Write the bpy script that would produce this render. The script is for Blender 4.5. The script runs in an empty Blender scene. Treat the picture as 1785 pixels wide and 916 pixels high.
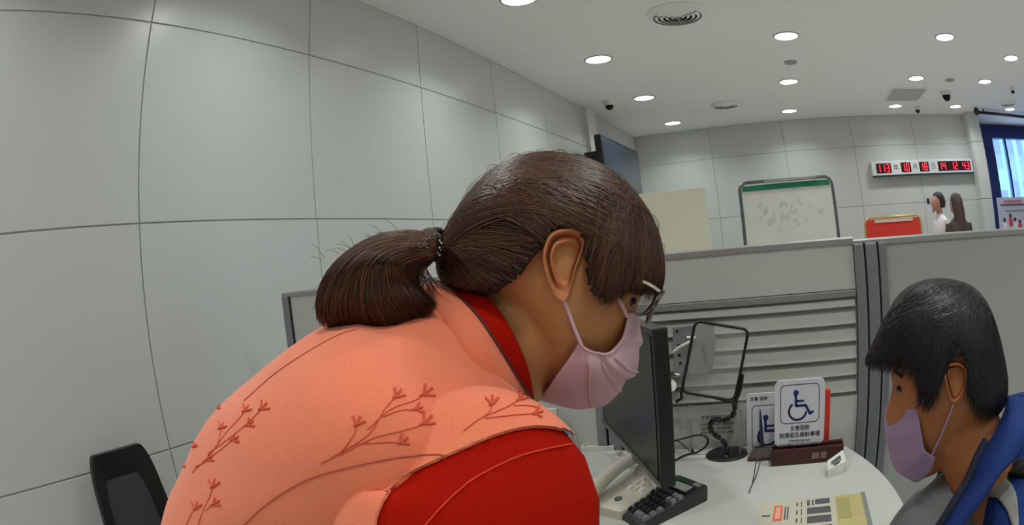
import bpy, bmesh, math, random
import numpy as np
from mathutils import Vector, Matrix
from mathutils.bvhtree import BVHTree

random.seed(7)
rng = np.random.default_rng(7)
scene = bpy.context.scene
COL = scene.collection
PI = math.pi

# ------------------------------------------------------------------ camera (wide lens, measured from the wall grid)
CAM_Z = 1.25
YAW, PITCH, ROLL = 0.4419, -0.0485, -0.1070
K1, K3, K4 = 0.8941, -0.0206, 0.1850        # angle from the axis = K1 r + K3 r^3 + K4 r^4, r in thousands of pixels
OFFY = 0.0511
cy, sy = math.cos(YAW), math.sin(YAW)
cp, sp = math.cos(PITCH), math.sin(PITCH)
cr, sr = math.cos(ROLL), math.sin(ROLL)
FWD = np.array([-sy * cp, cy * cp, sp])
R0 = np.array([cy, sy, 0.0])
U0 = np.cross(R0, FWD)
RGT = cr * R0 + sr * U0
UPV = -sr * R0 + cr * U0
ORG = np.array([0, 0, CAM_Z])

cam_data = bpy.data.cameras.new('camera')
cam = bpy.data.objects.new('camera', cam_data)
COL.objects.link(cam)
scene.camera = cam
cam.matrix_world = Matrix(((RGT[0], UPV[0], -FWD[0], 0), (RGT[1], UPV[1], -FWD[1], 0), (RGT[2], UPV[2], -FWD[2], CAM_Z), (0, 0, 0, 1)))
cam_data.type = 'PANO'
cam_data.panorama_type = 'FISHEYE_LENS_POLYNOMIAL'
cam_data.sensor_fit = 'HORIZONTAL'
cam_data.sensor_width = 36
cam_data.fisheye_fov = PI
KM = 1785 / 36 / 1000
cam_data.fisheye_polynomial_k0 = 0
cam_data.fisheye_polynomial_k1 = -K1 * KM
cam_data.fisheye_polynomial_k2 = 0
cam_data.fisheye_polynomial_k3 = -K3 * KM ** 3
cam_data.fisheye_polynomial_k4 = -K4 * KM ** 4
cam_data.shift_y = OFFY * 1000 / 916
cam_data.clip_start = 0.01

# ------------------------------------------------------------------ world, exposure
world = bpy.data.worlds.new('world')
scene.world = world
world.use_nodes = True
wn = world.node_tree
bgn = wn.nodes['Background']
skyc = wn.nodes.new('ShaderNodeRGB')
bgn.inputs[0].default_value = (0.45, 0.68, 1.0, 1)
bgn.inputs[1].default_value = 4.0
scene.view_settings.view_transform = 'Standard'
scene.view_settings.look = 'None'
scene.view_settings.gamma = 1
scene.view_settings.exposure = 0.0
scene.cycles.max_bounces = 8
LAMP_POWER = 4.9
LAMP_COL = (0.965, 1.0, 0.97)


# ------------------------------------------------------------------ lens helpers: pixel of the 1785x916 photo -> ray
def ray(px, py):
    u = (px - 892.5) / 1000
    v = -(py - 458) / 1000 + 0.0511
    r = math.hypot(u, v) + 1e-9
    th = K1 * r + K3 * r ** 3 + K4 * r ** 4
    s = math.sin(th) / r
    return s * u * RGT + s * v * UPV + math.cos(th) * FWD


def proj(P):
    d = np.asarray(P, float) - ORG
    x, y, z = d @ RGT, d @ UPV, d @ FWD
    h = math.hypot(x, y) + 1e-12
    th = math.atan2(h, z)
    r = th / K1
    for _ in range(12):
        r -= (K1 * r + K3 * r ** 3 + K4 * r ** 4 - th) / (K1 + 3 * K3 * r * r + 4 * K4 * r ** 3)
    return 892.5 + 1000 * r * x / h, 458 - 1000 * (r * y / h - 0.0511)


def at(px, py, pl, val):
    d = ray(px, py)
    k = 'xyz'.index(pl)
    t = (val - ORG[k]) / d[k]
    return Vector(ORG + d * t)


# ------------------------------------------------------------------ materials
def lin(c):
    c = c / 255
    return c / 12.92 if c <= 0.04045 else ((c + 0.055) / 1.055) ** 2.4


MATS = {}


def mat(name, rgb, rough=0.5, metal=0.0, noise=0.0, nscale=30.0, bump=0.0, bscale=200.0, emit=0.0, spec=0.5, trans=0.0, alpha=1.0, sheen=0.0, srgb=True, coat=0.0, island=0.0):
    if name in MATS:
        return MATS[name]
    m = bpy.data.materials.new(name)
    m.use_nodes = True
    nt = m.node_tree
    b = nt.nodes['Principled BSDF']
    c = tuple(lin(v) for v in rgb) if srgb else rgb
    b.inputs['Base Color'].default_value = (*c, 1)
    b.inputs['Roughness'].default_value = rough
    b.inputs['Metallic'].default_value = metal
    b.inputs['Specular IOR Level'].default_value = spec
    b.inputs['Transmission Weight'].default_value = trans
    b.inputs['Alpha'].default_value = alpha
    b.inputs['Sheen Weight'].default_value = sheen
    b.inputs['Coat Weight'].default_value = coat
    if emit:
        b.inputs['Emission Color'].default_value = (*c, 1)
        b.inputs['Emission Strength'].default_value = emit
    tc = nt.nodes.new('ShaderNodeTexCoord')
    if noise or island:
        n = nt.nodes.new('ShaderNodeTexNoise')
        n.inputs['Scale'].default_value = nscale
        n.inputs['Detail'].default_value = 4
        nt.links.new(tc.outputs['Object'], n.inputs['Vector'])
        mx = nt.nodes.new('ShaderNodeMix')
        mx.data_type = 'RGBA'
        k = island or noise
        mx.inputs[6].default_value = (*[v * (1 - k) for v in c], 1)
        mx.inputs[7].default_value = (*[min(1, v * (1 + k)) for v in c], 1)
        if island:
            g = nt.nodes.new('ShaderNodeNewGeometry')
            nt.links.new(g.outputs['Random Per Island'], mx.inputs[0])
        else:
            nt.links.new(n.outputs[0], mx.inputs[0])
        nt.links.new(mx.outputs[2], b.inputs['Base Color'])
    if bump:
        n2 = nt.nodes.new('ShaderNodeTexNoise')
        n2.inputs['Scale'].default_value = bscale
        n2.inputs['Detail'].default_value = 3
        nt.links.new(tc.outputs['Object'], n2.inputs['Vector'])
        bp = nt.nodes.new('ShaderNodeBump')
        bp.inputs['Strength'].default_value = bump
        bp.inputs['Distance'].default_value = 0.002
        nt.links.new(n2.outputs[0], bp.inputs['Height'])
        nt.links.new(bp.outputs[0], b.inputs['Normal'])
    MATS[name] = m
    return m


M_PANEL = mat('white_wall_panel', (198, 202, 201), rough=0.32, noise=0.015, nscale=1.5)
M_GROUT = mat('wall_joint', (176, 178, 174), rough=0.8)
M_CEIL = mat('ceiling_paint', (230, 228, 226), rough=0.9, noise=0.02, nscale=1.2)
M_FLOOR = mat('floor_tile', (212, 210, 204), rough=0.3, noise=0.05, nscale=3)
M_ALU = mat('brushed_aluminium', (170, 172, 172), rough=0.38, metal=0.7)
M_GAP = mat('dark_gap', (28, 30, 32), rough=0.8)
M_CREAM = mat('cream_board', (204, 206, 200), rough=0.6, noise=0.03, nscale=4)
M_SLAT = mat('slat_white', (192, 194, 186), rough=0.5)
M_SLATGAP = mat('slat_groove', (140, 142, 138), rough=0.7)
M_DESK = mat('white_desk_laminate', (194, 196, 189), rough=0.38, noise=0.01, nscale=5)
M_BLACK = mat('black_plastic', (20, 20, 22), rough=0.4, noise=0.1, nscale=60)
M_BLACKM = mat('black_matte', (18, 18, 20), rough=0.6)
M_SCREEN = mat('dark_screen', (10, 11, 14), rough=0.3, spec=0.25)
M_WHITEP = mat('white_plastic', (215, 214, 206), rough=0.4)
M_PHONE = mat('ivory_phone_plastic', (196, 193, 178), rough=0.4, noise=0.03, nscale=25)
M_CHROME = mat('chrome', (210, 210, 210), rough=0.15, metal=1)
M_CORAL = mat('coral_vest_cloth', (250, 136, 100), rough=0.9, noise=0.07, nscale=300, bump=0.35, bscale=900, sheen=0.3, spec=0.2)
M_CORALD = mat('coral_embroidery', (214, 92, 66), rough=0.7, noise=0.15, nscale=500, spec=0.2)
M_RED = mat('red_shirt_cloth', (172, 20, 3), rough=0.9, noise=0.1, nscale=350, bump=0.3, bscale=1000, sheen=0.0, spec=0.1)
M_REDD = mat('red_stitching', (225, 60, 30), rough=0.8)
M_SKIN = mat('warm_skin', (190, 132, 84), rough=0.5, noise=0.06, nscale=40, bump=0.1, bscale=500, spec=0.35)
M_EARSHADE = mat('ear_hollow_shade', (136, 78, 48), rough=0.6)  # darker skin tone that paints the shade inside the ear
M_HAIR = mat('dark_brown_hair', (44, 28, 19), rough=0.6, noise=0.2, nscale=120, spec=0.25)
M_STRAND = mat('brown_hair_strand', (74, 46, 29), rough=0.45, island=0.65, spec=0.35)
M_MASK = mat('pink_surgical_mask', (212, 176, 184), rough=0.85, noise=0.03, nscale=400, bump=0.15, bscale=1200, spec=0.2)
M_PANTS = mat('dark_trousers', (34, 36, 44), rough=0.9, noise=0.1, nscale=200)
M_LIGHT = mat('lamp_diffuser', (255, 255, 250), emit=9.0)


# ------------------------------------------------------------------ mesh helpers
def tag(o, label=None, cat=None, group=None, kind=None):
    if label: o['label'] = label
    if cat: o['category'] = cat
    if group: o['group'] = group
    if kind: o['kind'] = kind
    return o


def link(name, me, m, parent=None, smooth=False):
    o = bpy.data.objects.new(name, me)
    COL.objects.link(o)
    if m is not None and len(me.materials) == 0:
        me.materials.append(m)
    if parent is not None:
        o.parent = parent
        o.matrix_parent_inverse = Matrix.Translation(-Vector(parent.location)) if parent.type == 'EMPTY' and parent.parent is None else Matrix()
    if smooth:
        me.polygons.foreach_set('use_smooth', [True] * len(me.polygons))
    return o


def thing(name, loc, label, cat, group=None):
    o = bpy.data.objects.new(name, None)
    COL.objects.link(o)
    o.location = loc
    o.empty_display_size = 0.05
    return tag(o, label, cat, group)


class MB:
    """collects shapes in world coordinates and links them as one mesh object"""
    def __init__(self):
        self.bm = bmesh.new()

    def box(self, a, b, M=None):
        x0, y0, z0 = a
        x1, y1, z1 = b
        vs = [self.bm.verts.new((x, y, z)) for x in (x0, x1) for y in (y0, y1) for z in (z0, z1)]
        for f in ((0, 1, 3, 2), (4, 6, 7, 5), (0, 4, 5, 1), (2, 3, 7, 6), (0, 2, 6, 4), (1, 5, 7, 3)):
            self.bm.faces.new([vs[i] for i in f])
        if M is not None:
            for v in vs: v.co = M @ v.co
        return self

    def obox(self, c, ax, ay, az):
        """box round centre c with half-axis vectors"""
        c, ax, ay, az = map(Vector, (c, ax, ay, az))
        vs = [self.bm.verts.new(c + i * ax + j * ay + k * az) for i in (-1, 1) for j in (-1, 1) for k in (-1, 1)]
        for f in ((0, 1, 3, 2), (4, 6, 7, 5), (0, 4, 5, 1), (2, 3, 7, 6), (0, 2, 6, 4), (1, 5, 7, 3)):
            self.bm.faces.new([vs[i] for i in f])
        return self

    def rings(self, rs, close=True, cap=True):
        vv = [[self.bm.verts.new(p) for p in r] for r in rs]
        n = len(vv[0])
        for a, b in zip(vv, vv[1:]):
            for i in range(n if close else n - 1):
                j = (i + 1) % n
                self.bm.faces.new((a[i], a[j], b[j], b[i]))
        if cap and close:
            self.bm.faces.new(vv[0][::-1])
            self.bm.faces.new(vv[-1])
        return self

    def tube(self, pts, r, n=8, cap=True):
        pts = [Vector(p) for p in pts]
        rr = r if hasattr(r, '__len__') else [r] * len(pts)
        rs = []
        t0 = (pts[1] - pts[0]).normalized()
        up = Vector((0, 0, 1)) if abs(t0.z) < 0.9 else Vector((1, 0, 0))
        x = t0.cross(up).normalized()
        for i, p in enumerate(pts):
            t = (pts[min(i + 1, len(pts) - 1)] - pts[max(i - 1, 0)]).normalized()
            x = (x - t * x.dot(t)).normalized()
            y = t.cross(x)
            rs.append([p + (x * math.cos(2 * PI * k / n) + y * math.sin(2 * PI * k / n)) * rr[i] for k in range(n)])
        return self.rings(rs, True, cap)

    def lathe(self, c, prof, n=32, axis=(0, 0, 1)):
        c = Vector(c)
        a = Vector(axis).normalized()
        x = a.orthogonal().normalized()
        y = a.cross(x)
        return self.rings([[c + a * h + (x * math.cos(2 * PI * k / n) + y * math.sin(2 * PI * k / n)) * max(r, 1e-5) for k in range(n)] for r, h in prof])

    def prism(self, poly, o, ex, ey, en):
        """polygon (x,y) placed at o with axes ex, ey and thickness vector en"""
        o, ex, ey, en = map(Vector, (o, ex, ey, en))
        a = [o + ex * x + ey * y for x, y in poly]
        return self.rings([a, [p + en for p in a]])

    def ball(self, c, r, sc=(1, 1, 1), seg=16):
        M = Matrix.Translation(Vector(c)) @ Matrix.Diagonal((r * sc[0], r * sc[1], r * sc[2], 1))
        bmesh.ops.create_uvsphere(self.bm, u_segments=seg, v_segments=seg // 2 + 1, radius=1, matrix=M)
        return self

    def build(self, name, m, parent=None, smooth=False, bevel=0.0, normals=True):
        if normals:
            bmesh.ops.recalc_face_normals(self.bm, faces=self.bm.faces)
        if bevel:
            es = [e for e in self.bm.edges if len(e.link_faces) == 2 and e.calc_face_angle(0) > 0.5]
            bmesh.ops.bevel(self.bm, geom=es, offset=bevel, segments=2, affect='EDGES', profile=0.6)
        me = bpy.data.meshes.new(name)
        self.bm.to_mesh(me)
        self.bm.free()
        o = link(name, me, m, parent)
        if smooth:
            me.polygons.foreach_set('use_smooth', [True] * len(me.polygons))
            try:
                me.set_sharp_from_angle(angle=math.radians(50))
            except Exception:
                pass
        return o


def rrect(x0, y0, x1, y1, r, n=5):
    pts = []
    for cx, cy_, a0 in ((x1 - r, y1 - r, 0), (x0 + r, y1 - r, 90), (x0 + r, y0 + r, 180), (x1 - r, y0 + r, 270)):
        for k in range(n + 1):
            a = math.radians(a0 + 90 * k / n)
            pts.append((cx + r * math.cos(a), cy_ + r * math.sin(a)))
    return pts


def cr_interp(ctrl, n):
    """Catmull-Rom through control rows; returns len(ctrl)-1)*n+1 rows"""
    c = np.array(ctrl, float)
    c = np.vstack([2 * c[:1] - c[1:2], c, 2 * c[-1:] - c[-2:-1]])
    out = []
    for i in range(1, len(c) - 2):
        p0, p1, p2, p3 = c[i - 1:i + 3]
        for k in range(n):
            t = k / n
            out.append(0.5 * ((2 * p1) + (-p0 + p2) * t + (2 * p0 - 5 * p1 + 4 * p2 - p3) * t * t + (-p0 + 3 * p1 - 3 * p2 + p3) * t ** 3))
    out.append(c[-2])
    return np.array(out)


def spow(v, e):
    return math.copysign(abs(v) ** e, v)


def text(s, loc, size, ex, ey, m, parent, name='lettering', ext=0.0004, align='CENTER', kind=None, width=None):
    cu = bpy.data.curves.new(name, 'FONT')
    cu.body = s
    cu.size = size
    cu.align_x = align
    cu.align_y = 'CENTER'
    cu.extrude = ext
    cu.resolution_u = 3
    o = bpy.data.objects.new(name, cu)
    COL.objects.link(o)
    ex = Vector(ex).normalized()
    ey = Vector(ey).normalized()
    ez = ex.cross(ey)
    R = Matrix((ex, ey, ez)).transposed().to_4x4()
    cu.materials.append(m)
    o.matrix_world = Matrix.Translation(Vector(loc)) @ R
    dg = bpy.context.evaluated_depsgraph_get()
    me = bpy.data.meshes.new_from_object(o.evaluated_get(dg))
    bpy.data.objects.remove(o)
    if width and len(me.vertices):
        xs = [v.co.x for v in me.vertices]
        k = width / (max(xs) - min(xs))
        for v in me.vertices: v.co.x *= k
    me.transform(Matrix.Translation(Vector(loc)) @ R)
    return link(name, me, m, parent)


X, Y, Z = Vector((1, 0, 0)), Vector((0, 1, 0)), Vector((0, 0, 1))
CEIL = CAM_Z + 1.4

# ================================================================== SETTING
XL, YB = -1.795, 7.90
XR, YN = 6.0, -3.2
o = MB().box((XL - 0.2, YN - 0.2, -0.1), (XR + 0.2, 9.4, 0)).build('floor', M_FLOOR); tag(o, kind='structure')
ceil = MB().box((XL - 0.2, YN - 0.2, CEIL), (XR + 0.2, 9.4, CEIL + 0.1)).build('ceiling', M_CEIL); tag(ceil, kind='structure')
wl = MB().box((XL - 0.2, YN - 0.2, 0), (XL - 0.005, YB + 0.2, CEIL)).build('wall_left', M_GROUT); tag(wl, kind='structure')
wb = MB().box((XL - 0.2, YB + 0.005, 0), (3.04, YB + 0.2, CEIL)).build('wall_back', M_GROUT); tag(wb, kind='structure')
o = MB().box((XR, YN - 0.2, 0), (XR + 0.2, 9.4, CEIL)).build('wall_right', M_CEIL); tag(o, kind='structure')
o = MB().box((XL - 0.2, YN - 0.2, 0), (XR + 0.2, YN, CEIL)).build('wall_near', M_CEIL); tag(o, kind='structure')
ZROWS = [CAM_Z + 0.2637 + 0.742 * j for j in (-2, -1, 0, 1)]
ZR = [0.0] + ZROWS[0:] + [CEIL]
ZR = [z for z in ZR if z >= 0]
G = 0.0028
y_first = 1.0595 + 0.9264 * -5
ys = [y_first + 0.9264 * i for i in range(0, 13) if y_first + 0.9264 * i < YB - 0.3]
ys = [YN] + ys + [YB]
for a, b in zip(ys, ys[1:]):
    for z0, z1 in zip(ZR, ZR[1:]):
        MB().box((XL - 0.014, a + G, z0 + G), (XL, b - G, z1 - G)).build('panel', M_PANEL, wl, bevel=0.0018)
xs = [XL + 0.9677 * i for i in range(0, 5)] + [3.04]
for a, b in zip(xs, xs[1:]):
    for z0, z1 in zip(ZR, ZR[1:]):
        MB().box((a + G + 0.002, YB, z0 + G), (b - G, YB + 0.014, z1 - G)).build('panel', M_PANEL, wb, bevel=0.002)
o = MB().box((XL, 5.78, 0), (XL + 0.045, 6.06, CEIL)).build('trim_1', M_WHITEP); tag(o, kind='structure')
# column at the end of the back wall
colm = MB().box((3.06, 7.64, 0), (3.24, 8.6, CEIL)).build('trim_2', M_GROUT); tag(colm, kind='structure')
for a, b in ((3.035, 3.245),):
    for z0, z1 in zip(ZR, ZR[1:]):
        MB().box((a, 7.62, z0 + G), (b, 7.645, z1 - G)).build('panel', M_PANEL, colm, bevel=0.002)
        MB().box((a, 7.65, z0 + G), (a + 0.03, 7.90, z1 - G)).build('panel', M_PANEL, colm, bevel=0.002)
        MB().box((b - 0.012, 7.65, z0 + G), (b + 0.005, 8.6, z1 - G)).build('panel', M_PANEL, colm, bevel=0.002)

# window wall beyond the column
M_BLUEF = mat('dark_blue_frame_lit', (36, 52, 112), rough=0.4, metal=0.3)  # dark blue frame, with the blue light falling on it put into the colour
M_GLASS = mat('window_glass', (200, 220, 240), rough=0.02, trans=1.0, alpha=0.35, spec=0.4)
WY = 8.6
ww = MB().box((3.24, WY + 0.02, 0), (XR, WY + 0.2, 0.5)).box((3.24, WY + 0.02, CEIL - 0.12), (XR, WY + 0.2, CEIL)).box((5.6, WY + 0.02, 0.5), (XR, WY + 0.2, CEIL - 0.12)).build('wall_far', M_BLUEF); tag(ww, kind='structure')
win = MB()
win.box((3.24, WY - 0.06, 0.5), (3.86, WY + 0.06, CEIL - 0.12))
win.box((3.86, WY - 0.06, CEIL - 0.22), (5.6, WY + 0.06, CEIL - 0.12)).box((3.86, WY - 0.06, 0.5), (5.6, WY + 0.06, 0.62)).box((5.5, WY - 0.06, 0.62), (5.6, WY + 0.06, CEIL - 0.22))
wo = win.build('window_1', M_BLUEF); tag(wo, kind='structure')
for xm in (4.17, 4.98):
    MB().box((xm - 0.022, WY - 0.04, 0.62), (xm + 0.022, WY + 0.04, CEIL - 0.22)).build('mullion', M_BLUEF, wo)
for xa, xb in ((3.86, 4.15), (4.19, 4.96), (5.0, 5.5)):
    MB().box((xa, WY - 0.006, 0.62), (xb, WY + 0.002, CEIL - 0.22)).build('pane', M_GLASS, wo)
# building across the street
bt = thing('office_building', (6.5, 22, 0), 'pale blue tinted building seen through the window', 'building')
M_BW = mat('building_wall', (120, 190, 205), rough=0.7, noise=0.1, nscale=0.6)
M_BWD = mat('building_window_glass', (16, 34, 74), rough=0.2)
M_BB = mat('building_blue_panel', (14, 50, 130), rough=0.5)
MB().box((4, 22, -6), (11.2, 28, 14)).build('wall', M_BW, bt)
for i in range(5):
    for k in range(6):
        MB().box((7.2 + i * 1.15, 21.9, -3.2 + k * 2.1), (8.0 + i * 1.15, 22.05, -1.9 + k * 2.1)).build('window', M_BWD, bt)
MB().box((10.6, 21.7, -6), (13.5, 24, 14)).build('tower_slab', M_BB, bt)
for i in range(4):
    MB().box((11.0 + i * 0.6, 21.6, -6), (11.2 + i * 0.6, 21.75, 14)).build('fin', M_BW, bt)
# curtain track
o = MB().tube([(3.12, 7.36, CEIL - 0.05), (5.9, 7.75, CEIL - 0.05)], 0.022).build('rail', M_BLACKM)
trk = thing('curtain_track', (3.12, 7.36, CEIL - 0.05), 'dark rail under the ceiling in front of the window', 'rail')
o.parent = trk; o.matrix_parent_inverse = Matrix.Translation(-Vector(trk.location))
MB().ball((3.12, 7.33, CEIL - 0.05), 0.05).build('end_cap', M_BLACKM, trk)
for t in (0.06, 0.5, 0.95):
    MB().box((3.12 + 2.78 * t - .01, 7.36 + .39 * t - .01, CEIL - 0.05), (3.12 + 2.78 * t + .01, 7.36 + .39 * t + .01, CEIL)).build('bracket', M_BLACKM, trk)

# ================================================================== CEILING FITTINGS
def dl_words(i, j):
    row = {0: 'row over the desk', 1: 'second row', 2: 'third row', 3: 'row nearest the back wall'}
    return row


LX = {0: -1.170, 1: 0.270, 2: 1.730, 3: 2.725, 4: 3.80}
LYV = [2.95, 4.35, 5.80, 7.27]
labels = {
    (0, 0): 'round white downlight cut by the top edge of the photo',
    (0, 1): 'large lit downlight beside the left wall, left of the round vent',
    (0, 2): 'lit downlight above the small dome camera near the left wall',
    (0, 3): 'lit downlight above the wall television by the back corner',
    (1, 1): 'large lit downlight right of the round vent, above the grey sensor disc',
    (1, 2): 'lit downlight just beyond the grey sensor disc',
    (1, 3): 'lit downlight above the whiteboard, nearest the back wall',
    (2, 1): 'large lit downlight in the row above the wall clock',
    (2, 2): 'lit downlight just before the square ceiling hatch',
    (2, 3): 'lit downlight between the square hatch and the back wall',
    (3, 1): 'lit downlight at the right edge, the nearest of the row over the column',
    (3, 2): 'lit downlight between the two ceiling cameras near the column',
    (3, 3): 'small lit downlight beside the large dome camera, over the column',
    (4, 3): 'small lit downlight in front of the curtain track',
}
M_RING = mat('downlight_trim', (150, 152, 155), rough=0.4)


def downlight(x, y, lab, vis=True):
    t = thing('ceiling_downlight', (x, y, CEIL), lab, 'light', 'recessed round ceiling downlights')
    MB().rings([[Vector((x + r * math.cos(a), y + r * math.sin(a), CEIL - h)) for a in np.linspace(0, 2 * PI, 32, endpoint=False)] for r, h in ((0.108, 0.0005), (0.106, 0.006), (0.094, 0.008), (0.092, 0.002))], True, False).build('trim_ring', M_RING, t, smooth=True)
    MB().lathe((x, y, CEIL - 0.0045), [(0.0, 0), (0.093, 0), (0.093, 0.004), (0.0, 0.004)], 32).build('diffuser', M_LIGHT, t)
    ld = bpy.data.lights.new('lamp', 'AREA')
    ld.shape = 'DISK'
    ld.size = 0.18
    ld.spread = math.radians(135)
    ld.energy = LAMP_POWER
    ld.color = LAMP_COL
    lo = bpy.data.objects.new('lamp', ld)
    COL.objects.link(lo)
    lo.parent = t
    lo.location = (0, 0, -0.012)
    return t


for (i, j), lab in labels.items():
    yy = LYV[j]
    if i == 3 and j == 1: yy = 4.76
    downlight(LX[i], yy, lab)
for i, x in ((0, -1.17), (1, 0.27), (2, 1.73), (3, 3.2), (4, 4.7)):
    for y in (1.45, 0.0, -1.5):
        if i == 4 and y > 1: continue
        downlight(x, y, 'round downlight of the ceiling grid above or behind the photographer')
for x in (3.2, 4.7):
    downlight(x, 2.95, 'round downlight of the ceiling grid above or behind the photographer')


def round_vent(x, y, R, lab):
    t = thing('ceiling_vent', (x, y, CEIL), lab, 'vent')
    MB().lathe((x, y, CEIL - 0.004), [(0, 0), (R * 0.8, 0), (R * 0.8, 0.003), (0, 0.003)], 40).build('dark_backing', M_GAP, t)
    n = 48
    def ring(r0, r1, h0, h1, th=0.003):
        prof = [(r0, h0), (r1, h1), (r1, h1 + th), (r0, h0 + th)]
        rs = [[Vector((x + r * math.cos(a), y + r * math.sin(a), CEIL - h)) for a in np.linspace(0, 2 * PI, n, endpoint=False)] for r, h in prof + [prof[0]]]
        return MB().rings(rs, True, False)
    ring(R * 0.80, R, 0.030, 0.001).build('outer_flange', M_CEIL, t, smooth=True)
    for k in range(4):
        r = R * (0.64 - 0.165 * k)
        ring(r, r + R * 0.10, 0.034, 0.024).build('louvre', M_CEIL, t, smooth=True)
    MB().lathe((x, y, CEIL - 0.034), [(0, 0), (R * 0.09, 0), (R * 0.09, 0.01), (0, 0.01)]).build('hub', M_RING, t)
    for k in range(3):
        a = PI / 2 + k * 2 * PI / 3
        d = Vector((math.cos(a), math.sin(a), 0))
        MB().tube([Vector((x, y, CEIL - 0.035)), Vector((x, y, CEIL - 0.035)) + d * R * 0.78], 0.004, 6).build('spoke', M_RING, t)


round_vent(-0.435, 3.65, 0.195, 'large round louvred air vent at the top edge, nearest the camera')
round_vent(-0.455, 6.55, 0.165, 'round air vent farther back, near the back wall and whiteboard')
round_vent(3.55, 6.82, 0.16, 'small dark round air vent near the window')


def dome_cam(x, y, r, lab, sm=0.5):
    t = thing('dome_camera', (x, y, CEIL), lab, 'camera')
    MB().lathe((x, y, CEIL), [(0, 0), (r, 0), (r, -0.02), (r * 0.8, -0.045), (0, -0.045)], 24).build('housing', M_WHITEP, t, smooth=True)
    MB().ball((x, y, CEIL - 0.045), r * 0.72, (1, 1, 1.1)).build('dark_dome', M_SCREEN, t, smooth=True)


dome_cam(-1.50, 5.72, 0.058, 'small dome camera on the ceiling by the left wall')
dome_cam(2.08, 7.33, 0.05, 'small dome camera close to the back wall, right of the hatch')
dome_cam(2.30, 6.42, 0.085, 'large dark dome camera right of the square hatch')
dome_cam(3.25, 5.95, 0.045, 'small dome camera at the right edge of the photo')
for x, y, lab in ((0.296, 5.098, 'flat grey sensor disc between two downlights of the middle row'), (2.2, 5.83, 'flat grey sensor disc right of the hatch row')):
    t = MB().lathe((x, y, CEIL), [(0, 0), (0.062, 0), (0.058, -0.012), (0.035, -0.02), (0, -0.02)], 24).build('sensor_disc', mat('sensor_grey', (150, 150, 150)), smooth=True)
    tag(t, lab, 'sensor')
t = thing('ceiling_hatch', (1.77, 6.58, CEIL), 'square grey perforated ceiling hatch near the back wall', 'hatch')
MB().box((1.51, 6.26, CEIL - 0.012), (2.0, 6.90, CEIL)).build('frame', M_CEIL, t)
MB().box((1.53, 6.28, CEIL - 0.018), (1.98, 6.88, CEIL - 0.01)).build('grille', mat('hatch_grille', (170, 170, 170), noise=0.12, nscale=120), t)

# ================================================================== TELEVISION on left wall
t = thing('television', (-1.6, 6.15, 2.0), 'large flat television mounted high on the left wall', 'television')
TV0, TV1 = Vector((-1.56, 5.48, 0)), Vector((-1.545, 6.80, 0))
du = (TV1 - TV0).normalized(); nn = Vector((du.y, -du.x, 0))
cc = (TV0 + TV1) / 2 + Z * (CAM_Z + 0.665)
M_TVS = mat('tv_screen_reflecting', (44, 58, 78), rough=0.18, spec=0.8)
MB().obox(cc - nn * 0.03, du * 0.665, nn * 0.03, Z * 0.385).build('casing', M_BLACK, t, bevel=0.005)
MB().obox(cc + nn * 0.001, du * 0.645, nn * 0.002, Z * 0.365).build('screen', M_TVS, t)
MB().obox(cc - nn * 0.13 - du * 0.35, du * 0.22, nn * 0.07, Z * 0.25).build('wall_bracket', M_BLACK, t)

# ================================================================== BACKGROUND OBJECTS
# cream office screen
t = thing('office_screen', (-0.98, 5.5, 0), 'plain cream freestanding screen panel below the television', 'screen')
MB().box((-1.30, 5.49, 0.06), (-0.683, 5.52, CAM_Z + 0.462)).build('panel', mat('cream_screen', (214, 212, 190), rough=0.7, noise=0.02, nscale=3), t, bevel=0.004)
for x in (-1.25, -0.74):
    MB().box((x - 0.02, 5.35, 0), (x + 0.02, 5.66, 0.06)).build('foot', M_ALU, t)

# whiteboard on stand
t = thing('whiteboard', (0.07, 6.0, 0), 'whiteboard with green header strip in a grey metal stand', 'whiteboard')
zt = CAM_Z + 0.505
pts = [(-0.425, 6.0, 0.05), (-0.405, 6.0, zt - 0.06), (-0.385, 6.0, zt - 0.02), (-0.34, 6.0, zt - 0.002), (0.48, 6.0, zt - 0.005), (0.525, 6.0, zt - 0.03), (0.54, 6.0, zt - 0.08), (0.55, 6.0, 0.05)]
MB().tube(pts, 0.016, 10).build('frame', mat('grey_tube', (110, 114, 118), rough=0.3, metal=0.8), t, smooth=True)
MB().box((-0.388, 5.99, 0.55), (0.522, 6.01, zt - 0.028)).build('board', mat('whiteboard_surface', (214, 212, 206), rough=0.25, noise=0.06, nscale=6), t, bevel=0.003)
MB().box((-0.378, 5.983, zt - 0.085), (0.512, 5.99, zt - 0.035)).build('green_strip', mat('green_header', (20, 112, 84), rough=0.5), t)
MB().box((-0.15, 5.97, zt - 0.015), (0.38, 6.03, zt + 0.008)).build('top_clip', M_CHROME, t, bevel=0.004)
for x in (-0.425, 0.55):
    MB().box((x - 0.02, 5.75, 0), (x + 0.02, 6.25, 0.05)).build('foot', M_ALU, t)
wr = MB()
for k in range(34):
    x0 = -0.24 + random.random() * 0.62; z0 = CAM_Z + 0.06 + random.random() * 0.27
    p = [(x0, 5.987, z0)]
    for q in range(3):
        x0 += random.uniform(-0.02, 0.03); z0 += random.uniform(-0.03, 0.03); p.append((x0, 5.987, z0))
    wr.tube(p, 0.0018, 4)
wr.build('faint_writing', mat('faded_marker', (200, 196, 190)), t)['kind'] = 'stuff'

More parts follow.
